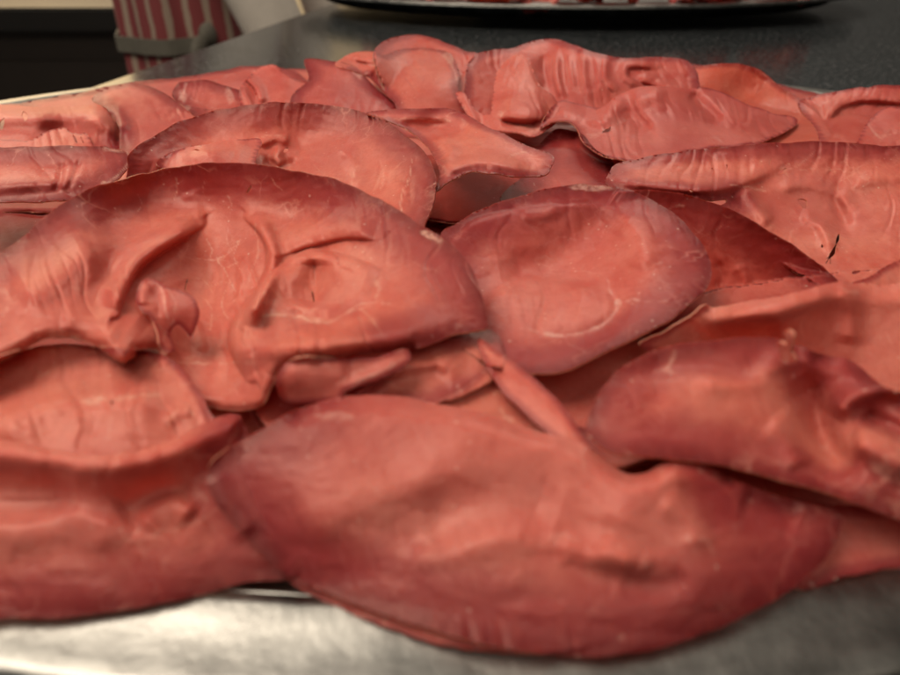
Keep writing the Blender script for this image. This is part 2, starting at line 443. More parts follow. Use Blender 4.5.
def steel_material():
    m, nt, b = new_mat('stainless_steel'); L = nt.links.new
    tc = nd(nt, 'ShaderNodeTexCoord')
    n = nd(nt, 'ShaderNodeTexNoise', Scale=90.0, Detail=4.0, Roughness=0.6); L(tc.outputs['Object'], n.inputs['Vector'])
    n2 = nd(nt, 'ShaderNodeTexNoise', Scale=900.0, Detail=3.0); L(tc.outputs['Object'], n2.inputs['Vector'])
    b.inputs['Metallic'].default_value = 1.0
    L(mixc(nt, ramp(nt, n.outputs['Fac'], [(0.35, 0), (0.65, 1)]), (0.17, 0.166, 0.158), (0.27, 0.265, 0.253)), b.inputs['Base Color'])
    L(ramp(nt, n.outputs['Fac'], [(0.3, 0.34), (0.7, 0.46)]), b.inputs['Roughness'])
    bp = nd(nt, 'ShaderNodeBump', Strength=0.35, Distance=0.0008)
    L(mth(nt, 'ADD', n.outputs['Fac'], mth(nt, 'MULTIPLY', n2.outputs['Fac'], 0.12)), bp.inputs['Height']); L(bp.outputs[0], b.inputs['Normal'])
    return m
STEEL = steel_material()

def counter_material():
    m, nt, b = new_mat('speckled_stone'); L = nt.links.new
    tc = nd(nt, 'ShaderNodeTexCoord')
    n = nd(nt, 'ShaderNodeTexNoise', Scale=260.0, Detail=6.0, Roughness=0.7); L(tc.outputs['Object'], n.inputs['Vector'])
    n2 = nd(nt, 'ShaderNodeTexNoise', Scale=40.0, Detail=3.0); L(tc.outputs['Object'], n2.inputs['Vector'])
    v = nd(nt, 'ShaderNodeTexVoronoi', Scale=330.0); L(tc.outputs['Object'], v.inputs['Vector'])
    c = ramp(nt, n.outputs['Fac'], [(0.36, (0.003, 0.0036, 0.0038)), (0.53, (0.024, 0.029, 0.0315)), (0.66, (0.14, 0.130, 0.138))])
    c = mixc(nt, mth(nt, 'MULTIPLY', ramp(nt, nd_sep(nt, v.outputs['Color']), [(0.86, 0), (0.92, 1)]), 0.5), c, (0.045, 0.05, 0.052))
    c = mixc(nt, ramp(nt, n2.outputs['Fac'], [(0.3, 0.35), (0.7, 0.0)]), c, (0.003, 0.0034, 0.0035))
    L(c, b.inputs['Base Color'])
    L(ramp(nt, n.outputs['Fac'], [(0.3, 0.12), (0.7, 0.22)]), b.inputs['Roughness'])
    b.inputs['Specular IOR Level'].default_value = 0.5; b.inputs['Specular Tint'].default_value = (0.58, 0.84, 1.0, 1)
    bp = nd(nt, 'ShaderNodeBump', Strength=0.05, Distance=0.0002); L(n.outputs['Fac'], bp.inputs['Height']); L(bp.outputs[0], b.inputs['Normal'])
    return m
STONE = counter_material()

def plain(name, col, rough=0.6, noise_amt=0.15, scale=30.0, metallic=0.0):
    m, nt, b = new_mat(name)
    tc = nd(nt, 'ShaderNodeTexCoord')
    n = nd(nt, 'ShaderNodeTexNoise', Scale=scale, Detail=4.0); nt.links.new(tc.outputs['Object'], n.inputs['Vector'])
    dk = tuple(c * (1 - noise_amt) for c in col)
    nt.links.new(mixc(nt, n.outputs['Fac'], dk, col), b.inputs['Base Color'])
    b.inputs['Roughness'].default_value = rough; b.inputs['Metallic'].default_value = metallic
    return m

# ------------------------------------------------------------------ camera
cam = bpy.data.cameras.new('camera'); co = bpy.data.objects.new('camera', cam); COL.objects.link(co)
cam.sensor_width = 36.0; cam.lens = F / 900.0 * 36.0
cam.clip_start = 0.005; cam.clip_end = 60.0
co.location = (0, 0, CAMZ); co.rotation_euler = (math.radians(90) - PITCH, 0, 0)
cam.dof.use_dof = True; cam.dof.focus_distance = 0.20; cam.dof.aperture_fstop = 15.0
SC.camera = co

# ------------------------------------------------------------------ light: warm kitchen lamps and added fill lamps, dim room
w = bpy.data.worlds.new('World'); SC.world = w; w.use_nodes = True
wnt = w.node_tree
bg = wnt.nodes['Background']; bg.inputs['Strength'].default_value = 1.0
wtc = wnt.nodes.new('ShaderNodeTexCoord'); wsx = wnt.nodes.new('ShaderNodeSeparateXYZ')
wnt.links.new(wtc.outputs['Generated'], wsx.inputs[0])
wx_ = ramp(wnt, mth(wnt, 'MULTIPLY_ADD', wsx.outputs[0], -0.5, 0.5), [(0.15, (0.05, 0.043, 0.035)), (0.55, (0.16, 0.145, 0.125)), (1.0, (0.24, 0.225, 0.20))])
wz_ = ramp(wnt, mth(wnt, 'MULTIPLY_ADD', wsx.outputs[2], 0.5, 0.5), [(0.40, 0.25), (0.6, 0.8), (0.80, 1.2), (0.93, 3.0)])
wnt.links.new(mixc(wnt, 1.0, wx_, wz_, 'MULTIPLY'), bg.inputs['Color'])

def area(name, loc, target, size, power, col, size_y=None):
    l = bpy.data.lights.new(name, 'AREA'); l.energy = power; l.color = col
    l.size = size
    if size_y: l.shape = 'RECTANGLE'; l.size_y = size_y
    o = bpy.data.objects.new(name, l); COL.objects.link(o); o.location = loc
    o.rotation_euler = (Vector(target) - Vector(loc)).to_track_quat('-Z', 'Y').to_euler()
    return o
area('ceiling_or_fill_lamp', (-0.52, 0.16, 1.0), (0.0, 0.2, 0.0), 0.65, 16.0, (1.0, 0.87, 0.70))
area('ceiling_or_fill_lamp', (0.25, -0.85, 1.25), (0.0, 0.2, 0.0), 0.9, 7.0, (1.0, 0.87, 0.70))  # added fill behind the camera, brightens faces turned to the viewer
area('ceiling_or_fill_lamp', (0.35, 1.75, 1.3), (0.0, 0.2, 0.0), 0.5, 9.0, (1.0, 0.86, 0.70))
area('ceiling_or_fill_lamp', (-1.7, 2.2, 1.3), (-1.6, 2.9, -0.1), 0.6, 75.0, (1.0, 0.84, 0.62))  # added lamp, unseen, to brighten the tiled wall

# ------------------------------------------------------------------ counter, room
def ring_solid(name, outline, z0, z1, mat, bevel=0.0, parent=None):
    bm = bmesh.new()
    vs = [bm.verts.new((x, y, z1)) for x, y in outline]
    f = bm.faces.new(vs)
    r = bmesh.ops.extrude_face_region(bm, geom=[f])
    for v in r['geom']:
        if isinstance(v, bmesh.types.BMVert): v.co.z = z0
    bmesh.ops.recalc_face_normals(bm, faces=bm.faces)
    if bevel:
        ed = [e for e in bm.edges if abs(e.verts[0].co.z - z1) < 1e-6 and abs(e.verts[1].co.z - z1) < 1e-6]
        bmesh.ops.bevel(bm, geom=ed, offset=bevel, segments=3, affect='EDGES', profile=0.5)
    return from_bm(name, bm, mat, parent)

def box(bm, c, s, rot=None):
    r = bmesh.ops.create_cube(bm, size=1.0)
    M = Matrix.Translation(c) @ (rot.to_4x4() if rot else Matrix.Identity(4)) @ Matrix.Diagonal((*s, 1))
    bmesh.ops.transform(bm, matrix=M, verts=r['verts'])
    return r['verts']

# left edge of the counter runs away from us, slightly to the right
ex = lambda y: -0.237 + (y - 0.494) * 0.1898
cn = ring_solid('countertop', [(ex(-0.35), -0.35), (0.95, -0.35), (0.95, 1.75), (ex(1.75), 1.75)], -0.04, 0.0, STONE, 0.003)
tag(cn, 'dark grey speckled stone countertop with a polished surface', 'counter', kind='structure')
fl = ring_solid('floor', [(-4, -1), (2.5, -1), (2.5, 4.5), (-4, 4.5)], -1.0, -0.90, plain('dark_floor', (0.05, 0.045, 0.04), 0.5))
tag(fl, 'dark kitchen floor', 'floor', kind='structure')

def tile_material():
    m, nt, b = new_mat('cream_tiles')
    tc = nd(nt, 'ShaderNodeTexCoord'); mp = nd(nt, 'ShaderNodeMapping'); nt.links.new(tc.outputs['Object'], mp.inputs[0])
    mp.inputs['Rotation'].default_value = (math.radians(90), 0, 0)
    br = nd(nt, 'ShaderNodeTexBrick', Scale=1.0); br.offset = 0.0
    br.inputs['Brick Width'].default_value = 0.15; br.inputs['Row Height'].default_value = 0.15; br.inputs['Mortar Size'].default_value = 0.003
    br.inputs['Color1'].default_value = (0.70, 0.58, 0.40, 1); br.inputs['Color2'].default_value = (0.66, 0.54, 0.37, 1); br.inputs['Mortar'].default_value = (0.42, 0.34, 0.24, 1)
    nt.links.new(mp.outputs[0], br.inputs['Vector']); nt.links.new(br.outputs['Color'], b.inputs['Base Color'])
    b.inputs['Roughness'].default_value = 0.25
    return m
wl = ring_solid('tiled_wall', [(-3.6, 2.9), (0.1, 2.9), (0.1, 3.0), (-3.6, 3.0)], -0.897, 1.3, tile_material())
tag(wl, 'cream tiled kitchen wall behind the black worktop', 'wall', kind='structure')

BLACK = plain('black_enamel', (0.012, 0.010, 0.009), 0.45, 0.3)
BROWN = plain('dark_brown_panel', (0.022, 0.014, 0.010), 0.6, 0.3)
GREYM = plain('grey_steel_edge', (0.12, 0.11, 0.10), 0.4, 0.2)
# black worktop with a cupboard below and a black chair-like frame in front of it
unit = tag(empty('kitchen_unit', (-1.50, 2.30, -0.897)), 'black kitchen unit with worktop in front of the cream tiles', 'kitchen unit')
bm = bmesh.new(); box(bm, (0, 0.0, 0.36), (1.5, 0.55, 0.716)); from_bm('cupboard', bm, BROWN, unit)
bm = bmesh.new(); vs = box(bm, (0, -0.02, 0.748), (1.56, 0.60, 0.06)); bmesh.ops.bevel(bm, geom=list({e for v in vs for e in v.link_edges}), offset=0.006, segments=2, affect='EDGES'); from_bm('worktop', bm, BLACK, unit)
for s in (-0.38, 0.38):
    bm = bmesh.new(); box(bm, (s, -0.288, 0.36), (0.70, 0.02, 0.56)); d = from_bm('door', bm, BLACK if s < 0 else BROWN, unit)
    bm = bmesh.new(); box(bm, (s - 0.28 * np.sign(s), -0.312, 0.62), (0.02, 0.024, 0.14)); from_bm('handle', bm, GREYM, d)

# ------------------------------------------------------------------ platters
PA, PB = 0.275, 0.200
def platter_profile():      # (inset from the outer edge, height)
    return [(0.0012, 0.0164), (0.0002, 0.0168), (0.0, 0.0174), (0.0010, 0.0182), (0.0022, 0.0184), (0.0040, 0.0183), (0.0105, 0.0185), (0.0130, 0.0193),
            (0.0150, 0.0190), (0.0180, 0.0160), (0.0230, 0.0110), (0.0285, 0.0070), (0.0340, 0.0054), (0.05, 0.0050), (0.10, 0.0049), (0.18, 0.0049)]
def platter_part(name, prof, parent, close=False):
    bm = bmesh.new(); n = 160; rings = []
    full = prof + [(e + 0.0002, z - 0.0012) for e, z in reversed(prof)]
    for e, z in full:
        rings.append([bm.verts.new(((PA - e) * math.cos(2 * math.pi * i / n), (PB - e) * math.sin(2 * math.pi * i / n), z)) for i in range(n)])
    for a, b in zip(rings[:-1], rings[1:]):
        for i in range(n): bm.faces.new((a[i], a[(i + 1) % n], b[(i + 1) % n], b[i]))
    if close:
        m = len(prof)
        bm.faces.new(rings[m - 1]); bm.faces.new(rings[m])
        bmesh.ops.delete(bm, geom=[f for f in bm.faces if all(v in set(rings[m - 1] + rings[m]) for v in f.verts) and len(f.verts) == 4], context='FACES_ONLY')
    for i in range(n): bm.faces.new((rings[-1][i], rings[-1][(i + 1) % n], rings[0][(i + 1) % n], rings[0][i]))
    bmesh.ops.recalc_face_normals(bm, faces=bm.faces)
    return from_bm(name, bm, STEEL, parent, True)
prof = platter_profile()
p1 = tag(empty('serving_platter', (0, 0.245, 0.0)), 'large oval stainless steel platter under the cured beef nearest the camera', 'platter', 'steel serving platters')
platter_part('rim', prof[:9], p1); platter_part('well', prof[8:], p1, True)
p2 = p1.copy(); COL.objects.link(p2); p2.location = (0.150, 0.925, 0.003); p2.scale = (1.22, 1.1, 1.15)
p2['label'] = 'second oval steel platter of sliced beef standing farther back on the counter'
for ch in list(p1.children):
    c = ch.copy(); COL.objects.link(c); c.parent = p2
def S(*a, **k): return make_slice(*a, mat=MEAT, **k)
C_ = 'c'
# ---- slices lying lowest, seen in the gaps
S('flat slice lying lowest at the far left, under the rolled slice', [(-60,118),(30,101),(110,86),(180,77),(250,70),(330,74),(340,120),(300,190),(100,210),(-80,200)],
  [(-60,118,20),(110,88,21),(250,72,20),(330,110,20),(300,190,18),(-60,200,18)], step=2.5, wr=(.4,.2,0.05))
S('flat slice lying lowest at the far right, under the folded slices', [(330,90),(420,62),(560,58),(700,66),(800,90),(900,108),(960,130),(960,210),(700,230),(400,210)],
  [(330,90,20),(560,62,20),(700,72,20),(900,112,20),(960,210,18),(400,210,18),(650,140,20)], step=2.5, wr=(.4,.2,0.05))
S('slice tinted dark red for shade in the gap left of the large round slice', [(-80,190),(60,190),(140,185),(300,190),(320,300),(300,440),(100,450),(-80,440)],
  [(-80,190,22),(140,185,22),(300,300,15),(-80,330,14),(60,230,16),(300,440,18),(-80,440,18)], step=2.5, cast=(.56,.34,.36), moist=.15, rim_w=1)  # dark cast and low sheen put the gap's shade into the slice
S('slice tinted dark red for shade in the gap between the middle slices', [(400,170),(470,150),(620,140),(660,200),(640,330),(480,330),(400,260)],
  [(400,170,19),(620,140,22),(640,330,12),(480,330,12),(480,200,12)], step=2.2, cast=(.58,.34,.36), moist=.15, rim_w=1)  # shade between the slices is painted in by the dark cast
S('orange red slice in the gap under the round slice right of centre', [(250,345),(420,320),(560,330),(740,285),(960,280),(960,420),(700,450),(580,470),(300,450)],
  [(250,345,26),(560,340,28),(960,290,26),(960,420,23),(580,470,25),(300,450,24)], step=2.2, wr=(.5,.25,.08))
S('slice lying lowest along the front rim of the platter', [(-80,400),(200,380),(500,420),(800,440),(1000,440),(1000,560),(900,560),(840,572),(700,600),(560,618),(420,600),(290,560),(180,570),(-80,580)],
  [(-80,420,20),(500,430,18),(1000,450,18),(880,560,18),(560,625,17.5),(290,568,18),(-80,585,18)], step=2, wr=(.4,.2,0), rough_edge=.5)

# ---- back row
S('flat rosy slice along the far rim at the back left', [(20,104),(60,96),(110,87),(160,80),(205,74),(250,66),(300,76),(310,110),(200,130),(60,125)],
  [(20,104,23),(110,87,23),(205,74,23),(300,76,22),(310,110,24),(60,125,24),(180,100,24)], veins=[([(190,82),(215,80),(235,74)],1.0,.5)], cast=(.88,.76,.82), moist=.6, crease=(0.8, 4.5), rk=1.45, drop=(62,118,9), wr=(.7,.4,.1))
S('rolled slice with small holes and a torn end at the far left', [(-60,106),(0,105,C_),(45,107,C_),(80,107,C_),(104,105,C_),(114,116,C_),(121,132,C_),(119,150),(100,162),(40,165),(-60,165)],
  [(-60,106,34),(40,106,34),(104,105,33),(-60,128,35),(40,126,35),(100,125,35),(-60,138,30),(60,138,29),(118,140,29),(-60,165,26),(60,162,26)],
  ridges=[([(-40,118),(60,117),(100,120),(112,140)],3.0,8,7)], holes=[(25,116,2.6,4.6,0),(2,124,2.0,7.0,10)], cast=(.95,.84,.86), moist=.6, crease=(0.8, 4.5), rk=1.45, drop=(62,118,9), wr=(.4,.3,.12), crest=3)
S('small torn flap end in front of the rolled slice at the far left', [(-40,140),(20,141),(44,132),(52,128),(66,127),(71,132),(76,133),(80,134),(86,133),(91,143),(100,160),(60,170),(-40,170)],
  [(-40,140,33),(44,132,34),(66,127,34),(88,136,33),(100,160,28),(-40,170,28),(50,150,32)], holes=[(75,139,1.2,4.5,-25),(82,140,.8,4,-20)], rim_w=1.4, cast=(.98,.9,.9), moist=.6, crease=(0.8, 4.5), rk=1.45, drop=(62,118,9), wr=(.5,.3,.1))
S('pink slice with a dark mauve top edge behind the rolled slice', [(92,100),(99,92),(108,87),(118,86),(132,84),(150,87),(166,93),(185,104),(213,110),(235,114),(250,150),(150,180),(122,160),(119,130),(108,110)],
  [(92,100,32),(108,87,33),(150,87,33),(213,110,32),(250,150,28),(150,170,28),(120,130,33),(170,125,32)],
  ridges=[([(98,104),(116,112),(124,132)],2.0,7,5)], cast=(.84,.72,.80), moist=.6, crease=(0.8, 4.5), rk=1.45, drop=(62,118,9), wr=(.6,.4,.12), rim_w=6.6)
S('pink slice with a pointed mauve top edge and white fat spots', [(172,96),(177,84),(184,81),(206,80),(225,86),(245,93),(262,106),(288,128),(270,150),(200,150),(196,122),(186,108)],
  [(172,96,32),(184,81,34),(225,86,33),(262,106,31),(288,128,28),(200,150,28),(210,105,31)], pale=[(183,96,4.0,5.5,0,1),(187,108,4.5,2,-20,.9),(229,96,4.2,6.5,-20,1)],
  veins=[([(190,98),(205,105),(220,112)],1.2,.5)], rim_w=8.4, cast=(.80,.68,.76), moist=.6, crease=(0.8, 4.5), rk=1.45, drop=(62,118,9), wr=(.5,.35,.12))
S('curled pink slice standing between the two mauve tipped slices', [(240,104),(241,88),(248,76),(256,68,C_),(272,63,C_),(284,71),(300,80),(318,84),(330,110),(300,130),(250,128)],
  [(240,104,33),(256,68,36),(272,63,37),(300,80,33),(330,110,29),(250,128,29),(262,95,32),(285,95,33)],
  ridges=[([(246,76),(258,88),(262,104)],2.6,4.5,-3),([(240,84),(247,98),(252,110)],1.8,3,3)], cast=(.93,.82,.85), moist=.6, crease=(0.8, 4.5), rk=1.45, drop=(62,118,9), wr=(.5,.3,.1), rim_w=1.9)
S('slice standing as a triangle with a mauve edge and one fat spot', [(304,62),(309,58.5),(324,60),(345,64),(360,71),(372,82),(385,95),(398,108),(400,130),(330,140),(284,124),(290,102),(297,92),(309,79)],
  [(304,62,37),(324,60,37),(360,71,35),(398,108,31),(400,130,28),(284,124,29),(330,100,34)], pale=[(358,73.5,6,4.2,25,1)],
  veins=[([(318,86),(325,89),(334,90)],1.2,.5)], rim_w=7.5, cast=(.84,.70,.78), moist=.6, crease=(0.8, 4.5), rk=1.45, drop=(62,118,9), wr=(.6,.35,.12))
S('red edged slice standing at the very back left of the middle', [(374,60),(380,44),(395,38),(415,35),(435,38),(452,46),(468,52),(480,54),(500,80),(480,110),(400,105)],
  [(374,60,40),(415,35,42),(480,54,38),(480,110,30),(400,105,30),(430,60,37)], rim_w=4.7, cast=(.82,.64,.70), moist=.6, crease=(0.8, 4.5), rk=1.45, drop=(62,118,9), wr=(.4,.25,.08), side=.7)
S('smooth folded pink slice with a mauve top edge at the back', [(336,66,C_),(342,58,C_),(354,52,C_),(372,51,C_),(384,55),(398,49),(415,48),(432,49),(445,52),(454,61),(459,74),(459,90),(470,110),(480,135),(400,135),(396,108),(382,92),(366,76)],
  [(336,66,36),(354,52,37),(384,55,37),(432,49,39),(458,74,36),(470,110,31),(396,120,30),(410,80,36),(440,85,36)],
  ridges=[([(352,56),(372,60),(395,58)],2.0,5,-3.2),([(366,76),(376,66),(388,60)],2,3.5,3)], pale=[(449,57,6,5,40,.8)], veins=[([(446,58),(455,72),(456,86)],2.2,.8)],
  rim_w=4.7, cast=(.90,.78,.82), moist=.6, crease=(0.8, 4.5), rk=1.45, drop=(62,118,9), wr=(.8,.35,.1))
S('backlit slice tinted orange for its glow, with a raised edge at the far right', [(640,60),(694,65),(722,63),(752,65,),(768,74),(784,88),(800,99),(815,110),(826,126),(829,138),(800,165),(700,160),(640,110)],
  [(640,60,30),(722,63,36),(752,65,36),(784,88,31),(800,99,30),(829,138,26),(700,160,24),(745,95,27),(780,120,27)],
  veins=[([(790,135),(800,118),(804,110)],1.0,.5),([(755,68),(770,78),(788,92)],1.3,.5)], rim_w=2.8, cast=(.95,.80,.66), moist=.6, crease=(0.8, 4.5), rk=1.45, drop=(62,118,9), wr=(.4,.2,.08), side=.8)  # amber cast paints in part of the light glowing through
S('broad folded slice with a translucent underside at the right edge', [(798,104),(812,97),(836,90),(858,87),(868,88),(878,86),(900,86),(960,95),(990,150),(960,190),(850,175),(824,150),(816,130)],
  [(798,104,28),(836,90,32),(878,86,35),(960,95,36),(850,125,26),(960,180,26),(820,130,27),(890,130,26)],
  ridges=[([(822,124),(840,104),(868,98),(910,101)],2.6,5,-3.5)], veins=[([(812,106),(824,104),(838,98)],1.0,.6)], rim_w=2.8, cast=(.90,.76,.78), moist=.6, crease=(0.8, 4.5), rk=1.45, drop=(62,118,9), wr=(.4,.25,.1))
S('small veined slice curled up at the right edge of the platter', [(850,158),(858,140),(864,126),(876,113),(886,107),(896,106),(930,112),(980,150),(960,190),(870,185)],
  [(850,158,30),(864,126,31),(890,107,34),(960,130,33),(960,190,26),(870,185,27)], veins=[([(868,124),(880,138),(892,128)],1.4,.8),([(878,148),(884,136),(900,134)],1.2,.8)], rim_w=1.9, cast=(.96,.86,.86), moist=.6, crease=(0.8, 4.5), rk=1.45, drop=(62,118,9), wr=(.6,.4,.12))
S('large pleated slice with a red back rim at the back middle', [(466,70),(472,58),(482,51),(500,49),(520,46),(536,42),(550,40),(562,41),(576,47),(594,54),(615,57),(640,57),(668,57),(688,60),(697,72),(702,90),(720,130),(640,150),(560,150),(480,130),(464,105)],
  [(466,70,39),(482,51,42),(550,40,44),(594,54,42),(668,57,40),(697,72,37),(720,130,28),(640,120,30),(560,110,32),(480,125,30),(500,75,36),(590,80,37)],
  ridges=[([(528,52),(526,75),(536,92)],4.0,9,6),([(545,54),(544,70),(548,88)],-2.0,3,3),([(557,54),(556,72),(562,98)],1.9,3,-3.2),([(568,55),(571,76),(573,90)],1.1,3,-3.2),([(583,53),(583,75),(588,100)],1.6,3.4,-3.2),([(597,58),(600,76),(601,92)],1.0,3.4,-3.2),([(606,58),(606,78),(618,92)],1.6,3,-3.2),
          ([(640,86),(626,78),(626,66),(640,64),(655,66)],2.4,3.5,-3.2),([(636,76),(660,84),(690,96)],2.5,5,-4)],
  rim_w=4.7, cast=(.88,.76,.80), moist=.6, crease=(0.8, 4.5), rk=1.45, drop=(62,118,9), wr=(.5,.35,.15), side=.5)
S('crumpled lump of pale pink slice left of the pleated slice', [(456,96),(460,92),(467,96),(476,108),(488,112),(492,98),(496,75),(506,60,C_),(520,53,C_),(530,62,C_),(540,84,C_),(556,98),(560,112),(556,124),(544,132),(530,137),(515,132),(490,130),(472,127),(469,118)],
  [(460,92,37),(476,112,35),(506,60,40),(530,62,40),(556,100,36),(556,124,34),(530,137,34),(472,127,34),(520,100,39)],
  ridges=[([(460,93),(470,110),(476,126)],2.0,4,3),([(502,110),(525,114),(548,108)],2.5,9,-8),([(500,122),(520,124),(540,126)],-2.0,3,3)], pale=[(528,128,14,3.0,12,.6),(478,124,7,2.2,20,.7),(500,114,3,3,0,.6)], rim_w=1.1, cast=(.96,.90,.92), moist=.6, crease=(0.8, 4.5), rk=1.45, drop=(62,118,9), wr=(1.0,.6,.2), margin=1.2)
S('wide slice with a pointed right end draped below the pleated slice', [(540,128),(552,122),(566,121),(577,127),(584,142),(600,155),(614,159),(634,160),(660,157),(690,152),(716,148),(745,146),(770,139),(797,121),(770,111),(745,103),(720,92),(705,87),(690,88,C_),(668,86,C_),(640,87,C_),(622,94,C_),(608,104,C_),(596,108),(575,104),(560,102),(548,112)],
  [(540,128,35),(577,127,36),(600,155,36),(660,157,35),(745,146,33),(797,121,31),(720,92,35),(668,86,38),(608,104,36),(560,104,36),(640,125,36),(700,118,36),(585,120,35)],
  ridges=[([(600,118),(615,106),(640,96),(668,92)],2.8,7,8),([(628,90),(632,112),(650,130)],-2.2,4,7),([(690,92),(706,108),(722,122)],-2.6,4,5),([(558,108),(585,118),(612,122)],1.6,5,4),([(545,128),(566,124),(582,140)],1.5,4,4)],
  veins=[([(585,135),(600,133),(618,124),(624,120)],1.6,.9),([(640,104),(650,100),(662,108)],1.2,.6),([(705,140),(715,136),(722,142)],1.4,.7)], pale=[(594,136,8,2.2,-10,.7)], holes=[(607,130.5,5,1.6,-18)], rim_w=2.1, cast=(.90,.78,.82), moist=.6, crease=(0.8, 4.5), rk=1.45, drop=(62,118,9), wr=(.5,.3,.1), margin=1.4)
S('specked slice tinted dark for shade, standing behind the round slice in the middle', [(536,150),(548,136),(560,130),(578,134),(598,150),(614,162),(616,185),(600,215),(540,215),(500,200),(520,178)],
  [(536,150,27),(560,130,32),(598,150,27),(616,185,17),(540,215,10),(500,200,13),(570,170,21)], rim_w=11.2, cast=(.72,.50,.54), moist=.6, crease=(0.8, 4.5), rk=1.45, drop=(62,118,9), wr=(.4,.3,.1))  # cast darkens the colour for the shade on this upright face

# ---- second row
S('slice with a beaded pale edge at the left side', [(-60,148),(0,147.5),(50,147),(100,146.5),(108,148),(124,150),(131,156),(129,166),(118,178),(104,187),(92,192),(74,198),(40,203),(0,202),(-60,205)],
  [(-60,148,41),(50,147,41),(104,146,40),(131,156,37),(104,187,33),(50,203,32),(-60,205,32),(-60,175,36),(50,170,36)],
  ridges=[([(-60,190),(20,184),(60,182),(90,176)],3.0,8,6),([(62,162),(60,180),(54,192)],-1.2,2.5,2.5),([(80,160),(74,176),(68,188)],-1.0,2,2)],
  veins=[([(106,148.5),(116,150),(126,152),(129.5,160),(124,170),(112,180),(103,186)],2.4,.85)], pale=[(105,149,3,2.5,0,.8),(104,185,4.5,4,-40,.9)], rim_w=8, wr=(.6,.45,.15))
oval = S('large oval slice with a dark red rim behind the biggest slice', [(128,166),(129,154),(148,139),(180,122),(220,110),(258,104),(300,102.5),(340,106),(370,114),(386,121),(404,135),(422,149),(434,167),(437,184),(434,202),(426,222),(410,250),(300,240),(200,230),(132,205)],
  [(129,154,41),(180,122,43),(258,104,46),(300,102,46),(370,114,43.5),(422,149,40),(437,184,38),(426,222,34),(300,235,30),(132,205,30),(200,160,34),(300,150,33),(370,165,34),(250,175,32)],
  ridges=[([(150,160),(200,158)],1.0,8,8),([(258,145),(275,138),(290,142)],2.2,4,3),([(280,146),(276,158),(282,166)],2.4,4,3),([(262,160),(280,166),(300,163)],-2.0,4,4),([(340,150),(355,165),(358,190)],1.0,5,5),([(300,155),(330,152),(360,150)],1.0,7,5)],
  veins=[([(402,220),(400,200),(408,180),(412,160)],1.3,.8),([(354,196),(352,178),(358,165)],1.1,.5),([(260,155),(262,168),(256,178)],1.2,.6),([(380,190),(384,172),(380,160)],1.0,.5),([(248,141),(268,136),(290,136)],1.0,.5),([(310,160),(325,175),(350,180)],.9,.4)],
  holes=[(196,147,5,.9,10),(176,164,5,.8,5),(286,150,3,1.8,-30)], rim_w=10, wr=(.5,.4,.2), crease=(.55,5,100), side=.15)
S('', [(158,166),(166,154),(178,149),(190,146,C_),(205,144,C_),(225,142,C_),(245,140),(258,139),(261,143),(257,150),(254,160),(250,175),(200,180)],
  [(158,166,36),(190,146,39),(225,142,40),(258,139,39),(257,150,38),(250,175,36),(200,180,36),(210,157,40)], ridges=[([(180,156),(210,152),(250,148)],1.2,6,7)], pale=[(198,147,3,2,0,.6)], holes=[(197,150,3.5,.9,10)], rim_w=1.5, wr=(.3,.25,.1), margin=1.5, crest=3, parent=oval, name='folded_flap')
S('slice with a folded pale front lip and a shaded hollow', [(366,113),(385,110),(400,107.5),(425,107),(450,110),(470,117),(488,127),(505,134),(528,146),(546,152),(554,158),(551,168),(544,176),(520,177),(495,172),(470,172),(450,182),(436,190),(440,172),(430,150),(408,130),(386,120)],
  [(366,113,39),(425,107,41),(470,117,39),(505,134,38),(554,158,36),(544,176,33),(495,172,36),(450,182,35),(436,190,34),(430,150,34),(480,150,37),(430,128,34)],
  ridges=[([(400,124),(430,124),(470,130)],-2.2,6,6),([(438,140),(450,150),(440,170)],2.0,6,5),([(440,174),(480,162),(530,172)],2.0,6,4),([(400,120),(420,118),(446,120)],1.2,3,2)],
  veins=[([(395,119),(415,119),(450,121)],1.6,.7),([(508,158),(516,154),(526,152)],1.6,.7)], rim_w=3.5, wr=(.8,.5,.2), margin=1.5)
S('long slice with a rolled front lip and torn holes at the right', [(606,184),(610,172),(618,164),(650,156),(690,150),(725,146),(765,143),(800,142.5),(840,143),(880,146),(960,150),(1000,220),(960,310),(860,300),(815,282),(775,258),(740,235),(716,212),(736,198),(715,200),(690,199),(655,196),(628,192)],
  [(606,184,36),(618,164,38),(690,150,40),(765,143,42),(840,143,42),(960,150,40),(650,190,36),(700,194,36),(735,192,34),(960,220,30),(960,310,26),(800,280,27),(740,250,28),(830,200,30),(780,215,29),(700,170,37),(760,170,36)],
  ridges=[([(612,180),(660,186),(700,189),(736,184),(775,168)],3.0,7,4),([(745,186),(752,200),(770,225)],2.6,5,5),([(776,190),(800,184),(830,190),(850,205)],2.4,6,5),([(836,180),(838,205),(848,230)],-2.0,5,5),([(800,215),(820,225),(832,250)],2,6,4),([(850,185),(880,178),(910,180)],1.6,6,5)],
  veins=[([(780,172),(800,165),(815,150)],1.2,.6),([(730,185),(750,188),(768,192)],1.2,.7),([(800,170),(820,168),(836,172)],1.0,.4),([(788,176),(783,168),(790,164)],1.4,.6)],
  pale=[(783,170,5,4,-40,.5)], holes=[(803,203,4.5,4.5,-30),(833,252,2.3,6.5,25),(838,239,1.6,6,10),(827,262,1.5,2.6,0),(822,246,1.2,1.8,0),(856,272,4,2,-15),(712,171,1.2,4,10),(727,167,.8,4,0),(691,190.5,2,1.6,0),(782,171,5,1.2,-30),(770,162,.8,4,10)], rim_w=7, wr=(.9,.6,.25), crease=(.6,4.5,95), margin=1.2)
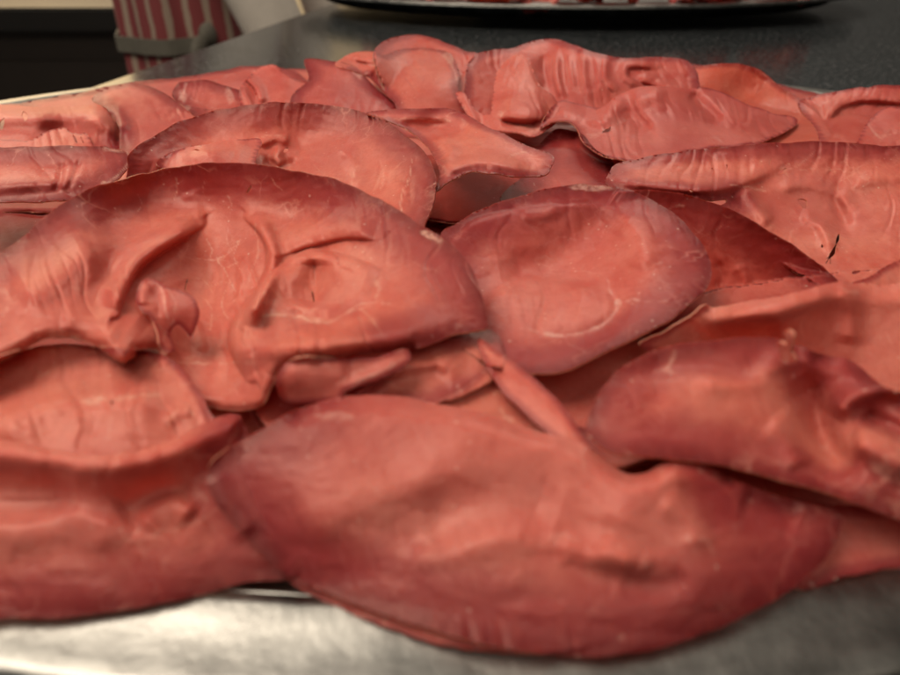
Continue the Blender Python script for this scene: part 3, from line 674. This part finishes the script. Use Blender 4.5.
S('small smooth flap lying over the holes at the right edge', [(850,288),(868,277),(880,270),(900,260),(960,240),(1000,300),(900,310)],
  [(850,288,34),(880,270,35),(960,240,36),(1000,300,30),(900,310,30)], rim_w=1.5, wr=(.3,.2,.1), margin=1.5)
S('white specked slice tinted deep red for shade, standing right of the round slice', [(612,198),(630,192),(650,189),(680,193),(705,200),(725,207),(748,219),(768,231),(788,243),(812,260),(838,281),(850,310),(780,335),(680,340),(620,330),(590,260)],
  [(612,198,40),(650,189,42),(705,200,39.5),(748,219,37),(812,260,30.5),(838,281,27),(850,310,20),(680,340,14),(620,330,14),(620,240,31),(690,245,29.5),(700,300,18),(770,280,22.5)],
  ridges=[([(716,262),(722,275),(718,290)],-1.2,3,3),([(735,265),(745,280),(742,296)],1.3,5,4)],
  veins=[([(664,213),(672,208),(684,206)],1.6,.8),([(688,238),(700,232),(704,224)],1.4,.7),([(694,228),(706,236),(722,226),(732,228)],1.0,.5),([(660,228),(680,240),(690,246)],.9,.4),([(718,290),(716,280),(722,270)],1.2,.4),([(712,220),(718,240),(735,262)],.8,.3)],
  rim_w=11, wr=(.4,.3,.12), cast=(.88,.66,.64), moist=.5, margin=1.5, side=.05)  # deep red cast imitates shade on the side facing the viewer
S('long smooth fold hanging toward the camera at the right', [(640,345),(668,330),(690,318),(704,306),(716,308,C_),(740,304,C_),(768,299,C_),(800,290,C_),(824,284,C_),(842,281,C_),(856,284,C_),(880,285,C_),(960,290),(1000,360),(960,400),(880,395),(800,370),(740,365),(680,360)],
  [(640,345,34),(690,318,36),(740,304,40),(800,290,42),(842,281,42),(960,290,40),(960,390,26),(880,395,25),(800,360,28),(740,350,29),(690,350,29),(780,318,38),(860,310,36)],
  ridges=[([(715,318),(760,313),(800,302),(838,292)],3.2,12,9),([(846,284),(852,310),(850,345)],2.2,7,9),([(700,345),(740,335),(780,330)],-2,9,9)],
  veins=[([(690,318),(704,322),(696,336),(690,344)],2.2,.5),([(842,288),(848,292),(858,292)],3,.4),([(880,340),(884,330),(892,345)],1.5,.4)], rim_w=1.5, wr=(.5,.3,.08), margin=1.5, crest=4)
S('round slice with a mauve rim and white veins right of centre', [(440,236),(455,224),(475,212),(500,202),(525,194),(550,188),(572,185.5),(600,185),(622,188),(645,196),(665,207),(684,222),(700,241),(709,258),(712,274),(709,287),(700,297),(680,313),(655,328),(625,343),(595,357),(568,369),(547,374),(520,372),(480,360),(450,330),(440,280)],
  [(440,236,38.5),(500,202,41),(572,186,42.5),(622,188,42),(684,222,39.5),(712,274,37),(680,313,36),(625,343,35),(547,374,34),(480,360,33),(440,280,34),(520,240,36),(600,230,36),(560,270,32),(620,270,35),(560,320,33),(650,260,38)],
  ridges=[([(456,244),(466,232),(480,222),(518,214),(548,210),(600,208)],1.2,-4,14),([(604,206),(594,226),(574,246),(546,262),(500,272)],-2.6,16,13),([(560,208),(540,216),(520,214)],1.2,5,5),([(476,322),(498,299),(530,284),(562,285),(604,296)],1.4,5,20),([(620,215),(640,240),(640,270)],1.6,10,12),([(535,338),(590,334),(618,310),(612,286)],-.9,6,6)],
  veins=[([(544,334.5),(560,335.5),(580,333),(598,327),(612,316),(618,306)],2.0,1.0),([(618,306),(616,300),(610,290),(608,280)],1.3,.9),([(617,302),(628,300),(638,300)],2.2,1),([(645,272),(655,266),(662,262)],1.8,.5),([(638,300),(655,302),(668,301)],1.3,.5),([(520,328),(535,331),(546,334)],1.3,.5),([(544,246),(560,236),(574,240),(588,238)],.9,.4),([(600,240),(604,230),(612,226)],1.0,.4),([(508,281),(511,290),(516,296)],1.0,.5),([(640,282),(650,275),(656,268)],1.2,.35)],
  pale=[(618,304,4,4,0,.8),(590,187.5,20,3.2,2,.85),(552,335,9,2,5,.7)], rim_w=11, wr=(.5,.35,.15), moist=.6, margin=1.6)
S('deep red folded slice in the hollow below the biggest slice', [(336,404),(360,385),(395,352),(440,338),(490,330),(505,350),(500,375),(470,395),(445,402),(420,408),(380,412)],
  [(336,404,31),(395,352,34),(490,330,34),(500,375,32),(445,402,31),(380,412,30),(430,365,33)], ridges=[([(350,398),(390,372),(440,362),(455,380)],2,9,6)], rim_w=4, wr=(.6,.3,.1))
S('slice with a whitish membrane line in the hollow at the centre', [(420,405),(445,395),(470,380),(490,364),(510,372),(535,400),(560,430),(570,450),(520,445),(460,430)],
  [(420,405,30),(490,364,32),(535,400,30),(570,450,28),(460,430,29)], veins=[([(440,401),(462,390),(484,372)],1.8,.5),([(500,408),(508,420),(514,426)],3,.5),([(498,424),(506,416),(516,424)],1.5,.6)], rim_w=1.5, wr=(.6,.3,.1))
S('narrow curled slice strip below the round slice', [(478,338),(500,352),(520,365),(545,386),(565,408),(580,432),(590,450),(568,446),(545,430),(520,410),(500,390),(484,365)],
  [(478,338,35),(520,365,35),(580,432,32.5),(568,446,31.5),(500,390,33)], ridges=[([(490,360),(520,382),(555,414),(580,442)],.7,8,14)], rim_w=1.2, wr=(.4,.2,.08), margin=1.6)

# ---- the biggest slice
big = S('biggest slice at the left of centre with a raised rim and deep folds', [(-60,300),(-20,268),(2,254),(20,240),(42,221),(58,208),(76,197),(92,189),(112,181),(150,171),(180,165),(205,162.5),(245,163.5),(290,169.5),(330,179),(370,195),(400,212),(430,231),(442,238),(456,250),(472,270),(481,292),(487,315),(488,327),(478,331),(455,335),(440,341),(420,347),(400,350,C_),(370,353,C_),(330,357,C_),(300,362,C_),(282,370,C_),(272,385,C_),(262,405,C_),(235,410,C_),(205,404,C_),(190,396,C_),(172,380,C_),(160,366,C_),(158,352,C_),(150,348,C_),(138,350,C_),(133,357,C_),(122,361,C_),(110,355,C_),(98,346,C_),(80,340,C_),(62,336,C_),(40,340,C_),(0,362,C_),(-60,380,C_)],
  [(-60,300,41),(2,254,42),(42,221,44),(112,181,46),(205,163,47.5),(290,170,47.5),(370,195,46),(430,231,44),(472,270,42),(488,327,37),(440,341,37),(370,353,38),(282,370,36),(235,408,28),(180,390,29),(135,357,37),(80,338,38),(0,360,38),(-60,380,38),
   (150,200,38.5),(110,225,38),(200,205,37),(290,210,38.5),(370,235,41),(60,250,41),(222,275,28),(205,330,26),(228,362,27),(190,290,28),(20,300,41),(60,310,40),(105,285,35.5),(140,330,36.5),(310,290,35),(400,290,40),(440,290,40),(300,342,39),(330,243,37),(262,245,34),(165,245,35),(90,255,41)],
  ridges=[([(113,310),(119,290),(134,264),(156,246),(178,233),(197,221)],5.0,9,-7),([(197,221),(196,206),(190,190)],1.0,8,6),
          ([(246,326),(254,308),(264,287),(272,264),(271,246),(262,228),(250,216)],4.2,-5,6),
          ([(20,302),(62,276),(80,264),(98,256)],1.8,20,12),([(82,268),(104,286),(128,306),(150,324)],1.3,6,22),
          ([(252,374),(238,348),(241,324),(262,296),(288,270),(312,257),(330,262)],3.4,-7,14),
          ([(315,258),(314,280),(312,308)],-3.2,12,22,'v'),([(312,257),(345,263),(378,276)],1.6,-6,16),
          ([(278,246),(310,236),(345,228),(376,230)],2.6,10,-9),
          ([(240,344),(270,348),(320,343),(380,337),(440,326)],2.6,10,10),([(280,312),(310,321),(330,321),(350,311),(372,306)],-1.4,6,6),
          ([(60,318),(90,322),(118,340)],1.2,10,8),
          ([(214,262),(218,280),(210,300)],.5,3,3),([(226,254),(230,272),(226,296)],.5,3,3),([(238,262),(242,280),(238,300)],.5,3,3),([(204,310),(212,326),(216,345)],.6,5,4),([(192,318),(202,336),(200,352)],1.2,6,4)],
  veins=[([(262,316),(285,314),(310,320),(325,323),(338,318),(350,310),(362,309)],2.0,.9),([(350,310),(362,303),(376,302),(390,304)],1.5,.7),([(362,310),(372,320),(384,338)],1.6,.6),([(376,282),(378,290),(376,298)],3.2,.5),
         ([(217,257),(224,268),(238,262)],1.1,.9),([(224,268),(230,282),(236,292)],1.2,.9),([(206,300),(212,310),(210,330)],1.2,.8),([(196,258),(212,260),(224,256)],1.1,.8),([(226,290),(222,304),(228,318)],1.1,.8),([(240,240),(234,255),(240,270)],1.0,.7),([(206,238),(212,250),(208,262)],1.0,.7),([(228,228),(226,240),(232,250)],1.0,.6),([(212,286),(222,282),(230,284)],1.0,.6),([(196,278),(206,282),(212,292)],1.0,.6),([(236,300),(240,314),(236,330)],1.0,.6),
         ([(148,298),(158,310),(162,325),(158,342),(166,356),(182,362),(215,363),(240,362)],1.8,.8),([(255,222),(258,252),(252,270),(246,288)],1.6,.6),([(176,178),(178,190),(174,200)],1.1,.7),([(138,195),(142,203),(137,212)],1.1,.7),([(272,178),(276,186),(282,190)],1.1,.8),([(228,196),(232,208),(230,214)],1,.6),([(205,180),(202,190),(206,198)],.9,.5),([(330,196),(326,206),(318,212)],.9,.5),([(378,228),(382,218),(392,210)],.9,.5),([(410,260),(424,268),(440,272)],.9,.4),([(60,290),(72,286),(84,292)],1.0,.4)],
  pale=[(64,337,18,6,8,.75),(430,236,12,3.4,28,.9),(318,320,6,2.2,8,.6),(250,362,6,2,0,.5)], holes=[(249,189.5,1.6,4.2,25),(313,296,.9,7,-6),(186,285,.9,6,10)],
  rim_w=11, wr=(.35,.3,.15), crease=(.5,4.5,75), step=1.25, margin=1.8, side=.8, crest=2.5)
S('', [(136,300),(139,286),(146,279),(156,281),(166,287),(176,289),(186,294),(194,300),(198,312),(196,324),(191,337),(185,331),(177,326),(171,336),(175,350),(164,350),(157,330),(150,316),(142,312)],
  [(136,300,38.5),(146,279,40),(156,281,39),(186,294,37),(198,312,35),(191,337,32),(175,350,30),(157,330,34),(165,305,38),(142,312,37.5),(180,312,36.5)],
  ridges=[([(141,306),(143,292),(150,284)],1.0,4,5),([(156,284),(160,300),(158,318)],-.6,3,4)], veins=[([(157,284),(164,296),(166,310),(168,322),(164,340)],1.7,.9),([(168,290),(175,302),(174,316),(170,326)],1.7,.8)], holes=[(178,333,2.0,2.6,0)], rim_w=1.0, wr=(.2,.12,.05), step=1.2, margin=2.0, parent=big, name='torn_flap')
S('smooth tucked lobe of slice under the lower edge of the biggest slice', [(276,384),(280,372),(290,362),(310,358),(350,358,),(380,357),(404,350),(410,358),(400,368),(385,376),(365,384),(346,394),(338,402),(315,403),(285,402)],
  [(276,384,36),(290,362,38),(350,358,38),(404,350,38),(385,376,36),(338,402,33),(285,402,32),(310,380,36)],
  ridges=[([(284,374),(310,370),(350,366)],1.4,9,14),([(340,392),(360,380),(398,362)],.8,4,6)], veins=[([(346,392),(362,380),(384,370),(400,360)],3.0,.7),([(338,384),(352,374),(378,366)],2.2,.5)], rim_w=1.0, wr=(.4,.25,.08), margin=1.4)

# ---- front row
S('slice with a whitish crease lying at the left edge', [(-80,372),(-20,362),(20,350),(60,344),(100,348),(140,350),(176,362),(200,392),(215,418),(246,430),(250,470),(160,490),(-80,490)],
  [(-80,372,34),(60,344,33),(140,366,32),(192,400,31),(246,430,30),(250,470,26),(-80,490,26),(60,395,33),(130,410,32),(-80,420,33)],
  ridges=[([(-20,428),(50,410),(90,400),(125,401),(175,398)],1.8,14,22),([(168,424),(176,413),(192,412)],.8,5,5),([(-20,395),(40,385),(110,380)],-1.6,18,14),([(30,432),(70,425),(130,428)],-.8,12,12)],
  veins=[([(82,402),(95,398),(108,400),(118,399),(140,396),(160,394)],2.4,.75),([(168,425),(174,412),(188,410),(194,414)],2.6,.6),([(112,404),(110,424),(108,440)],1.8,.4)], pale=[(94,401,9,4,-10,.7)], holes=[(112,402.5,1.8,2.2,0)], rim_w=1.5, wr=(1.0,.5,.1), step=1.7, margin=1.2, rough_edge=.6)
S('thick rippled slice hanging to the rim at the lower left', [(-80,440,C_),(-20,438,C_),(20,441,C_),(60,450,C_),(90,454,C_),(120,452,C_),(160,444,C_),(190,430,C_),(215,418,C_),(236,414,C_),(244,422,C_),(246,445),(240,465),(262,520),(300,560),(290,578),(255,581),(220,589),(190,598),(160,603),(130,609),(100,613),(50,618),(0,619),(-80,622)],
  [(-80,440,36),(20,441,37),(90,454,37),(160,444,36),(236,414,35),(244,430,33),(262,520,25),(290,578,19.2),(220,589,20),(100,613,20),(-80,622,20),(-80,500,29),(60,500,29),(150,500,28.5),(60,570,24),(180,560,24),(210,470,30)],
  ridges=[([(-60,452),(20,454),(90,462),(140,457),(200,438),(240,424)],2.6,10,16),([(-60,482),(30,492),(76,488)],-1.6,20,16),([(118,516),(146,500),(188,478)],-1.5,16,18),([(-60,522),(20,528),(70,518),(100,524),(135,532)],2.6,9,18),([(140,528),(156,510),(178,504),(196,516)],2.4,7,14),([(210,470),(225,500),(250,540)],1.2,16,16)],
  veins=[([(94,455),(94,470),(93,490)],2.6,.45),([(196,490),(204,496),(206,502)],4,.4)], rim_w=8, wr=(.7,.4,.05), step=1.8, margin=1.5, crest=3, rough_edge=.8, rk=.95)
S('orange brown slice lying flat under the front slices at the right', [(760,500),(840,505),(930,512),(1000,520),(1000,562),(930,566),(896,569),(870,574),(845,578),(800,590),(750,560)],
  [(760,500,24),(930,512,24),(1000,540,22),(870,574,20),(800,590,19.5)], rim_w=2, wr=(.5,.2,0), step=2)
S('backlit orange slice peeking out under the front slice', [(288,576),(318,597),(348,611),(380,625),(420,639),(455,648),(500,654),(550,654),(610,640),(700,610),(720,570),(560,540),(330,540)],
  [(290,572,19.5),(380,616,19.6),(500,650,19.4),(610,640,18.5),(700,610,18.5),(560,560,21),(330,540,22)], rim_w=.8, wr=(.3,.2,0), step=2)
S('wide slice with a purple rim lying across the very front', [(207,480),(209,466),(222,452),(258,430),(285,414),(310,405,C_),(340,398,C_),(370,396,C_),(400,397,C_),(430,402,C_),(470,410,C_),(500,419,C_),(535,430,C_),(562,436,C_),(590,448,C_),(612,464,C_),(628,474,C_),(645,472,C_),(660,464,C_),(676,460,C_),(695,461,C_),(715,470,C_),(740,482),(790,500),(839,514),(838,535),(828,556),(812,572),(785,594),(750,613),(715,629),(680,642),(650,650),(620,654),(590,656.5),(560,655),(525,651),(490,645),(455,636),(420,626),(390,617),(355,605),(325,592),(300,581),(280,570),(262,555),(246,538),(231,522),(214,500)],
  [(206,472,31),(258,430,34),(340,398,36),(430,402,36),(535,430,36),(612,464,34),(676,460,35),(740,482,31),(839,514,27),(812,572,23),(715,629,20.6),(590,656,20),(455,636,20.3),(355,605,20.6),(280,570,21.5),(232,520,26),(330,480,32),(450,470,33),(420,540,26),(560,500,31),(540,560,27),(690,520,30),(700,570,27),(300,520,28),(620,610,23.5),(440,590,24)],
  ridges=[([(260,450),(300,425),(350,412),(420,412),(500,430)],1.6,16,20),([(300,540),(350,510),(400,490),(450,470)],1.6,16,16),([(420,530),(460,505),(520,498),(560,510)],-3.0,20,22),([(400,560),(460,548),(500,538),(540,540)],2.2,10,12),
          ([(614,532),(630,505),(660,478),(690,472)],2.2,18,18),([(556,540),(580,552),(600,556),(640,560)],2.0,9,9),([(600,540),(620,555),(650,575)],2.0,9,10),([(660,500),(690,520),(700,550)],2.0,10,10),([(620,580),(660,585),(690,575)],-2.0,10,9),([(740,500),(770,510),(800,520)],-2.4,14,12),([(570,555),(590,575),(620,580)],-.9,10,10)],
  veins=[([(686,515),(700,530),(715,555)],3.0,.4),([(580,440),(582,455),(584,470)],4,.35),([(315,415),(335,414),(350,416)],4,.4)], pale=[(335,416,16,4,0,.5),(355,462,3,4,0,.4),(622,637,4,4,0,.35),(560,536,18,5,10,.35),(645,560,7,9,20,.3)], rim_w=10.5, wr=(.5,.3,.1), step=1.8, margin=1.6, crest=3, rough_edge=.7, rk=.55, crease=(.15,5))
S('slice with a purple rim and a frilled lump at the lower right', [(586,432),(588,418),(594,402),(604,386),(618,371),(634,361),(650,353),(672,346),(695,342),(715,340),(740,337),(760,337),(778,338),(800,345),(815,352),(832,356,C_),(846,358,C_),(860,366,C_),(876,380),(888,388),(930,400),(1000,440),(1000,545),(930,531),(898,519),(870,509),(840,498),(810,487),(780,479),(750,471),(720,464),(690,460),(660,457),(635,456),(612,452),(598,444)],
  [(586,432,35),(604,386,38),(650,353,40),(740,337,41),(800,345,40),(846,358,40),(888,388,37),(1000,440,34),(1000,545,26),(930,531,28),(870,509,30),(780,479,32.5),(690,460,34.5),(612,452,35),(680,400,38),(760,400,37),(740,440,35),(830,420,32),(880,440,35),(860,480,33)],
  ridges=[([(640,372),(660,366),(700,364),(740,372),(770,356)],-1.8,9,9),([(690,384),(740,380),(785,362),(830,360)],1.8,12,10),([(800,375),(812,400),(822,440),(850,475)],-4.0,12,13),([(834,418),(850,398),(880,388),(910,392)],4.2,9,8),([(850,440),(880,450),(910,470)],3.2,14,12),([(860,415),(885,425),(910,440)],-2.4,7,6),([(770,420),(790,440),(800,470)],1.6,14,10)],
  veins=[([(664,370),(672,362),(676,352)],3.2,.75),([(655,372),(664,370),(672,372)],3,.6)], pale=[(785,357,5,5,0,.5),(824,448,4,4,0,.4),(880,470,16,6,35,.4)], rim_w=9, wr=(.5,.35,.1), step=1.8, margin=1.8, crest=3, rough_edge=.6)
S('tiny pale shred of fat sticking up from the front right slice', [(776,345),(780,342),(786,346),(787,338),(785,333),(788,331),(792,336),(791,344),(789,352),(793,360),(786,362),(780,358),(779,350)],
  [(776,345,43),(788,331,47),(792,336,47),(786,362,41),(782,352,42)], veins=[([(778,344),(785,352),(786,362)],6,.7),([(787,331),(790,342),(788,356)],5,.7)], rim_w=.3, wr=(.2,.1,0), step=1.0, margin=.4, thick=.5)
# ------------------------------------------------------------------ sliced beef on the second platter
def free_slice(name, r, seed, lift):
    """a crumpled round slice built in the round: disc with ruffles, raised rim"""
    nr, na = 26, 84
    rr = (np.arange(nr + 1) / nr)[:, None] * np.ones(na); aa = np.ones(nr + 1)[:, None] * (2 * np.pi * np.arange(na) / na)
    rad = r * (1 + 0.10 * np.sin(2 * aa + seed) + 0.05 * np.sin(3 * aa + 2 * seed)) * rr
    x, y = rad * np.cos(aa), rad * np.sin(aa) * 0.8
    z = 0.010 * lift * rr ** 2 * (0.6 + np.sin(3 * aa + seed)) + 0.007 * rr * vnoise(x * 60 + 5, y * 60 + 3, seed) + 0.004 * vnoise(x * 150 + 9, y * 150, seed + 1) + 0.002 * vnoise(x * 380, y * 380, seed + 2)
    z = z - z.min() + 0.001
    V = np.stack([x, y, z], -1)
    bm = bmesh.new(); lay = {k: bm.verts.layers.float.new(k) for k in ('rim', 'vein', 'cut')}
    top = [[bm.verts.new(V[i, j]) for j in range(na)] for i in range(1, nr + 1)]
    bot = [[bm.verts.new(V[i, j] - np.array([0, 0, 0.0009])) for j in range(na)] for i in range(1, nr + 1)]
    ct = bm.verts.new(V[0, 0]); cb = bm.verts.new(V[0, 0] - np.array([0, 0, 0.0009]))
    for L_ in (top, bot):
        for i in range(nr):
            for v in L_[i]: v[lay['rim']] = (1 - (i + 1) / nr) * r * 1000
    ct[lay['rim']] = cb[lay['rim']] = r * 1000
    for j in range(na):
        k = (j + 1) % na
        bm.faces.new((ct, top[0][j], top[0][k])); bm.faces.new((cb, bot[0][k], bot[0][j]))
        for i in range(nr - 1):
            bm.faces.new((top[i][j], top[i + 1][j], top[i + 1][k], top[i][k])); bm.faces.new((bot[i][j], bot[i][k], bot[i + 1][k], bot[i + 1][j]))
        bm.faces.new((top[-1][j], bot[-1][j], bot[-1][k], top[-1][k]))
    return from_bm(name, bm, MEAT, None, True)
far_spots = [   # x, y, z, turn, tilt about x, which, label
    (-0.060, 0.800, 0.012, 0.3, 0.10, 0, 'first slice from the left end of the second platter'),
    (-0.010, 0.775, 0.013, 1.1, 0.12, 1, 'second slice from the left end of the second platter'),
    (0.045, 0.755, 0.012, 2.0, 0.10, 2, 'third slice from the left end of the second platter'),
    (0.100, 0.745, 0.013, 3.3, 0.12, 3, 'fourth slice from the left end of the second platter'),
    (0.155, 0.742, 0.013, 4.1, 0.10, 0, 'middle slice along the near rim of the second platter'),
    (0.212, 0.747, 0.013, 5.3, 0.12, 1, 'fourth slice from the right end of the second platter'),
    (0.265, 0.760, 0.012, 0.9, 0.10, 2, 'third slice from the right end of the second platter'),
    (0.320, 0.785, 0.013, 2.6, 0.12, 3, 'second slice from the right end of the second platter'),
    (0.370, 0.815, 0.012, 3.9, 0.10, 0, 'first slice from the right end of the second platter'),
    (0.020, 0.830, 0.020, 1.9, 0.05, 2, 'slice in the second row at the left of the second platter'),
    (0.090, 0.815, 0.022, 2.9, 0.05, 1, 'slice in the second row left of the middle of the second platter'),
    (0.165, 0.810, 0.022, 0.2, 0.05, 3, 'slice in the second row at the middle of the second platter'),
    (0.240, 0.818, 0.022, 4.9, 0.05, 0, 'slice in the second row right of the middle of the second platter'),
    (0.310, 0.850, 0.020, 5.7, 0.05, 2, 'slice in the second row at the right of the second platter')]
protos = [free_slice('beef_slice', 0.040 + 0.003 * i, 31 + 7 * i, 1.0 + 0.25 * (i % 2)) for i in range(4)]
seen_ = set()
for x, y, z, a, tx, wch, lab in far_spots:
    o = protos[wch]
    if wch in seen_:
        o = o.copy(); COL.objects.link(o)
    seen_.add(wch)
    o.location = (x, y + 0.006, z + 0.0055); o.rotation_euler = (-0.16, 0, a)
    tag(o, lab, 'meat slice', 'beef slices on the second platter')

# ------------------------------------------------------------------ the cook beside the counter
def skin_mesh(name, nodes, edges, mat, parent, root=0, sub=2):
    me = bpy.data.meshes.new(name); me.from_pydata([n[:3] for n in nodes], edges, []); me.update()
    o = link_mesh(name, me, mat, parent, False)
    sk = o.modifiers.new('Skin', 'SKIN'); sk.use_smooth_shade = True
    for i, n in enumerate(nodes):
        v = me.skin_vertices[0].data[i]; r = n[3]; v.radius = r if isinstance(r, tuple) else (r, r); v.use_root = (i == root)
    ss = o.modifiers.new('Subsurf', 'SUBSURF'); ss.levels = sub; ss.render_levels = sub
    return o
SKIN = plain('skin', (0.55, 0.33, 0.24), 0.5, 0.15); WHITE = plain('white_cotton', (0.62, 0.56, 0.50), 0.85, 0.2, 60)
DARKC = plain('dark_trousers', (0.03, 0.03, 0.035), 0.85, 0.3, 60); HAIR = plain('brown_hair', (0.05, 0.03, 0.02), 0.6, 0.4, 200)
TAPE = plain('grey_cotton_tape', (0.11, 0.10, 0.08), 0.9, 0.3, 150)
def stripe_material():
    m, nt, b = new_mat('striped_cotton'); L = nt.links.new
    uv = nd(nt, 'ShaderNodeAttribute', attribute_name='stripe').outputs['Fac']
    tc = nd(nt, 'ShaderNodeTexCoord'); n = nd(nt, 'ShaderNodeTexNoise', Scale=35.0, Detail=3.0); L(tc.outputs['Object'], n.inputs['Vector'])
    f = mth(nt, 'FRACT', mth(nt, 'ADD', uv, mth(nt, 'MULTIPLY', mth(nt, 'SUBTRACT', n.outputs['Fac'], 0.5), 0.25)))
    s = ramp(nt, f, [(0.0, 0), (0.62, 0), (0.66, 1), (0.94, 1), (0.98, 0)])
    L(mixc(nt, s, (0.17, 0.03, 0.033), (0.27, 0.20, 0.155)), b.inputs['Base Color']); b.inputs['Roughness'].default_value = 0.9
    return m
STRIPE = stripe_material()
pr = tag(empty('person', (-0.452, 1.365, -0.90), math.radians(84)), 'cook in a red and white striped apron and white sleeves standing past the counter edge', 'person')
# one continuous body (metres above the floor)
N = [(0, 0, .95, (.14, .09)), (0, 0, 1.12, (.125, .085)), (0, 0.01, 1.32, (.165, .11)), (0, 0.01, 1.44, (.09, .07)), (0, 0.0, 1.52, .052), (0, -.02, 1.60, (.07, .085)), (0, -.02, 1.71, (.072, .09)),
     (.10, 0, .88, .085), (.11, -.01, .50, .058), (.11, .02, .10, .042), (.11, -.12, .04, .038),
     (-.10, 0, .88, .085), (-.11, -.01, .50, .058), (-.11, .02, .10, .042), (-.11, -.12, .04, .038),
     (.19, .01, 1.40, .055), (.22, -.10, 1.12, .042), (.15, -.215, .74, .030), (.15, -.22, .66, (.035, .018)),
     (-.19, .01, 1.40, .055), (-.22, -.10, 1.12, .042), (-.15, -.215, .74, .030), (-.15, -.22, .66, (.035, .018))]
E = [(0, 1), (1, 2), (2, 3), (3, 4), (4, 5), (5, 6), (0, 7), (7, 8), (8, 9), (9, 10), (0, 11), (11, 12), (12, 13), (13, 14),
     (2, 15), (15, 16), (16, 17), (17, 18), (2, 19), (19, 20), (20, 21), (21, 22)]
for hi in (18, 22):            # five bent fingers on each hand
    hx, hy, hz = N[hi][:3]
    for q in range(5):
        dx = (-.028, -.013, 0.0, .013, .026)[q]; ln = (.035, .05, .055, .05, .038)[q]
        a = len(N); N += [(hx + dx, hy - .012, hz - .030, .009), (hx + dx * 1.1, hy - .020, hz - .030 - ln * .6, .008), (hx + dx * 1.1, hy - .012, hz - .030 - ln, .007)]
        E += [(hi, a), (a, a + 1), (a + 1, a + 2)]
skin_mesh('body', N, E, SKIN, pr)
skin_mesh('jacket', [(0, 0, .90, (.17, .105)), (0, 0, 1.12, (.15, .10)), (0, .01, 1.34, (.185, .13)), (0, .01, 1.45, (.10, .08)), (.19, .01, 1.40, .075), (.22, -.10, 1.12, .06), (.15, -.215, .76, .052),
                       (-.19, .01, 1.40, .075), (-.22, -.10, 1.12, .06), (-.15, -.215, .76, .052)],
          [(0, 1), (1, 2), (2, 3), (2, 4), (4, 5), (5, 6), (2, 7), (7, 8), (8, 9)], WHITE, pr)
skin_mesh('trousers', [(0, 0, .92, (.14, .09)), (.085, 0, .84, .075), (.09, -.01, .48, .065), (.11, .02, .09, .06), (-.085, 0, .84, .075), (-.09, -.01, .48, .065), (-.11, .02, .09, .06)],
          [(0, 1), (1, 2), (2, 3), (0, 4), (4, 5), (5, 6)], DARKC, pr)
skin_mesh('hair', [(0, .01, 1.66, (.075, .08)), (0, 0, 1.76, (.078, .088))], [(0, 1)], HAIR, pr)
# apron: a folded cloth wrapped round the front of the hips
def apron_part(name, a0, a1, z0, z1, off, mat, parent, thick=0.003, fold=0.008, stripes=True):
    na, nz = 90, 40
    bm = bmesh.new(); lay = bm.verts.layers.float.new('stripe')
    g = []
    for s in (0, 1):
        rows = []
        for j in range(nz + 1):
            z = z0 + (z1 - z0) * j / nz; row = []
            for i in range(na + 1):
                a = a0 + (a1 - a0) * i / na
                flare = 1 + 0.12 * max(0, (1.0 - z))
                k = fold * (math.sin(a * 9 + z * 3) + 0.5 * math.sin(a * 17 + z * 7 + 1)) * (0.4 + max(0, 1.05 - z) * 1.4)
                r1, r2 = .185 * flare + off + k - s * thick, .118 * flare + off + k - s * thick
                v = bm.verts.new((r1 * math.sin(a), -r2 * math.cos(a), z)); v[lay] = a * 0.15 / 0.033; row.append(v)
            rows.append(row)
        g.append(rows)
    for s in (0, 1):
        for j in range(nz):
            for i in range(na):
                q = (g[s][j][i], g[s][j][i + 1], g[s][j + 1][i + 1], g[s][j + 1][i]); bm.faces.new(q if s == 0 else q[::-1])
    for j in range(nz):
        for i in (0, na): bm.faces.new((g[0][j][i], g[0][j + 1][i], g[1][j + 1][i], g[1][j][i]))
    for i in range(na):
        for j in (0, nz): bm.faces.new((g[0][j][i], g[0][j][i + 1], g[1][j][i + 1], g[1][j][i]))
    bmesh.ops.recalc_face_normals(bm, faces=bm.faces)
    return from_bm(name, bm, mat, parent, True)
ap = apron_part('apron', -2.7, 2.7, 0.45, 1.30, 0.004, STRIPE, pr)
tp = apron_part('apron_tape', -2.6, -0.9, 0.802, 0.826, 0.014, TAPE, ap, fold=0.006)
bm = bmesh.new()
for k, (dx, dz, r) in enumerate(((0, 0, .016), (.028, .012, .020), (-.022, -.004, .018), (.01, -.04, .013), (-.012, -.06, .012))):
    r_ = bmesh.ops.create_icosphere(bm, subdivisions=3, radius=1.0)
    bmesh.ops.transform(bm, matrix=Matrix.Translation((-.19 + dx, -.07 - .004 * k, .815 + dz)) @ Matrix.Diagonal((r * 1.2, r * .6, r * (1.0 if k < 3 else 2.4), 1)), verts=r_['verts'])
from_bm('bow', bm, TAPE, ap, True)
SC.view_settings.view_transform = 'Standard'; SC.view_settings.look = 'None'; SC.view_settings.exposure = 0.0; SC.view_settings.gamma = 1.0
SC.render.engine = 'CYCLES'
SC.cycles.use_denoising = True
SC.cycles.max_bounces = 8
SC.cycles.sample_clamp_indirect = 4.0
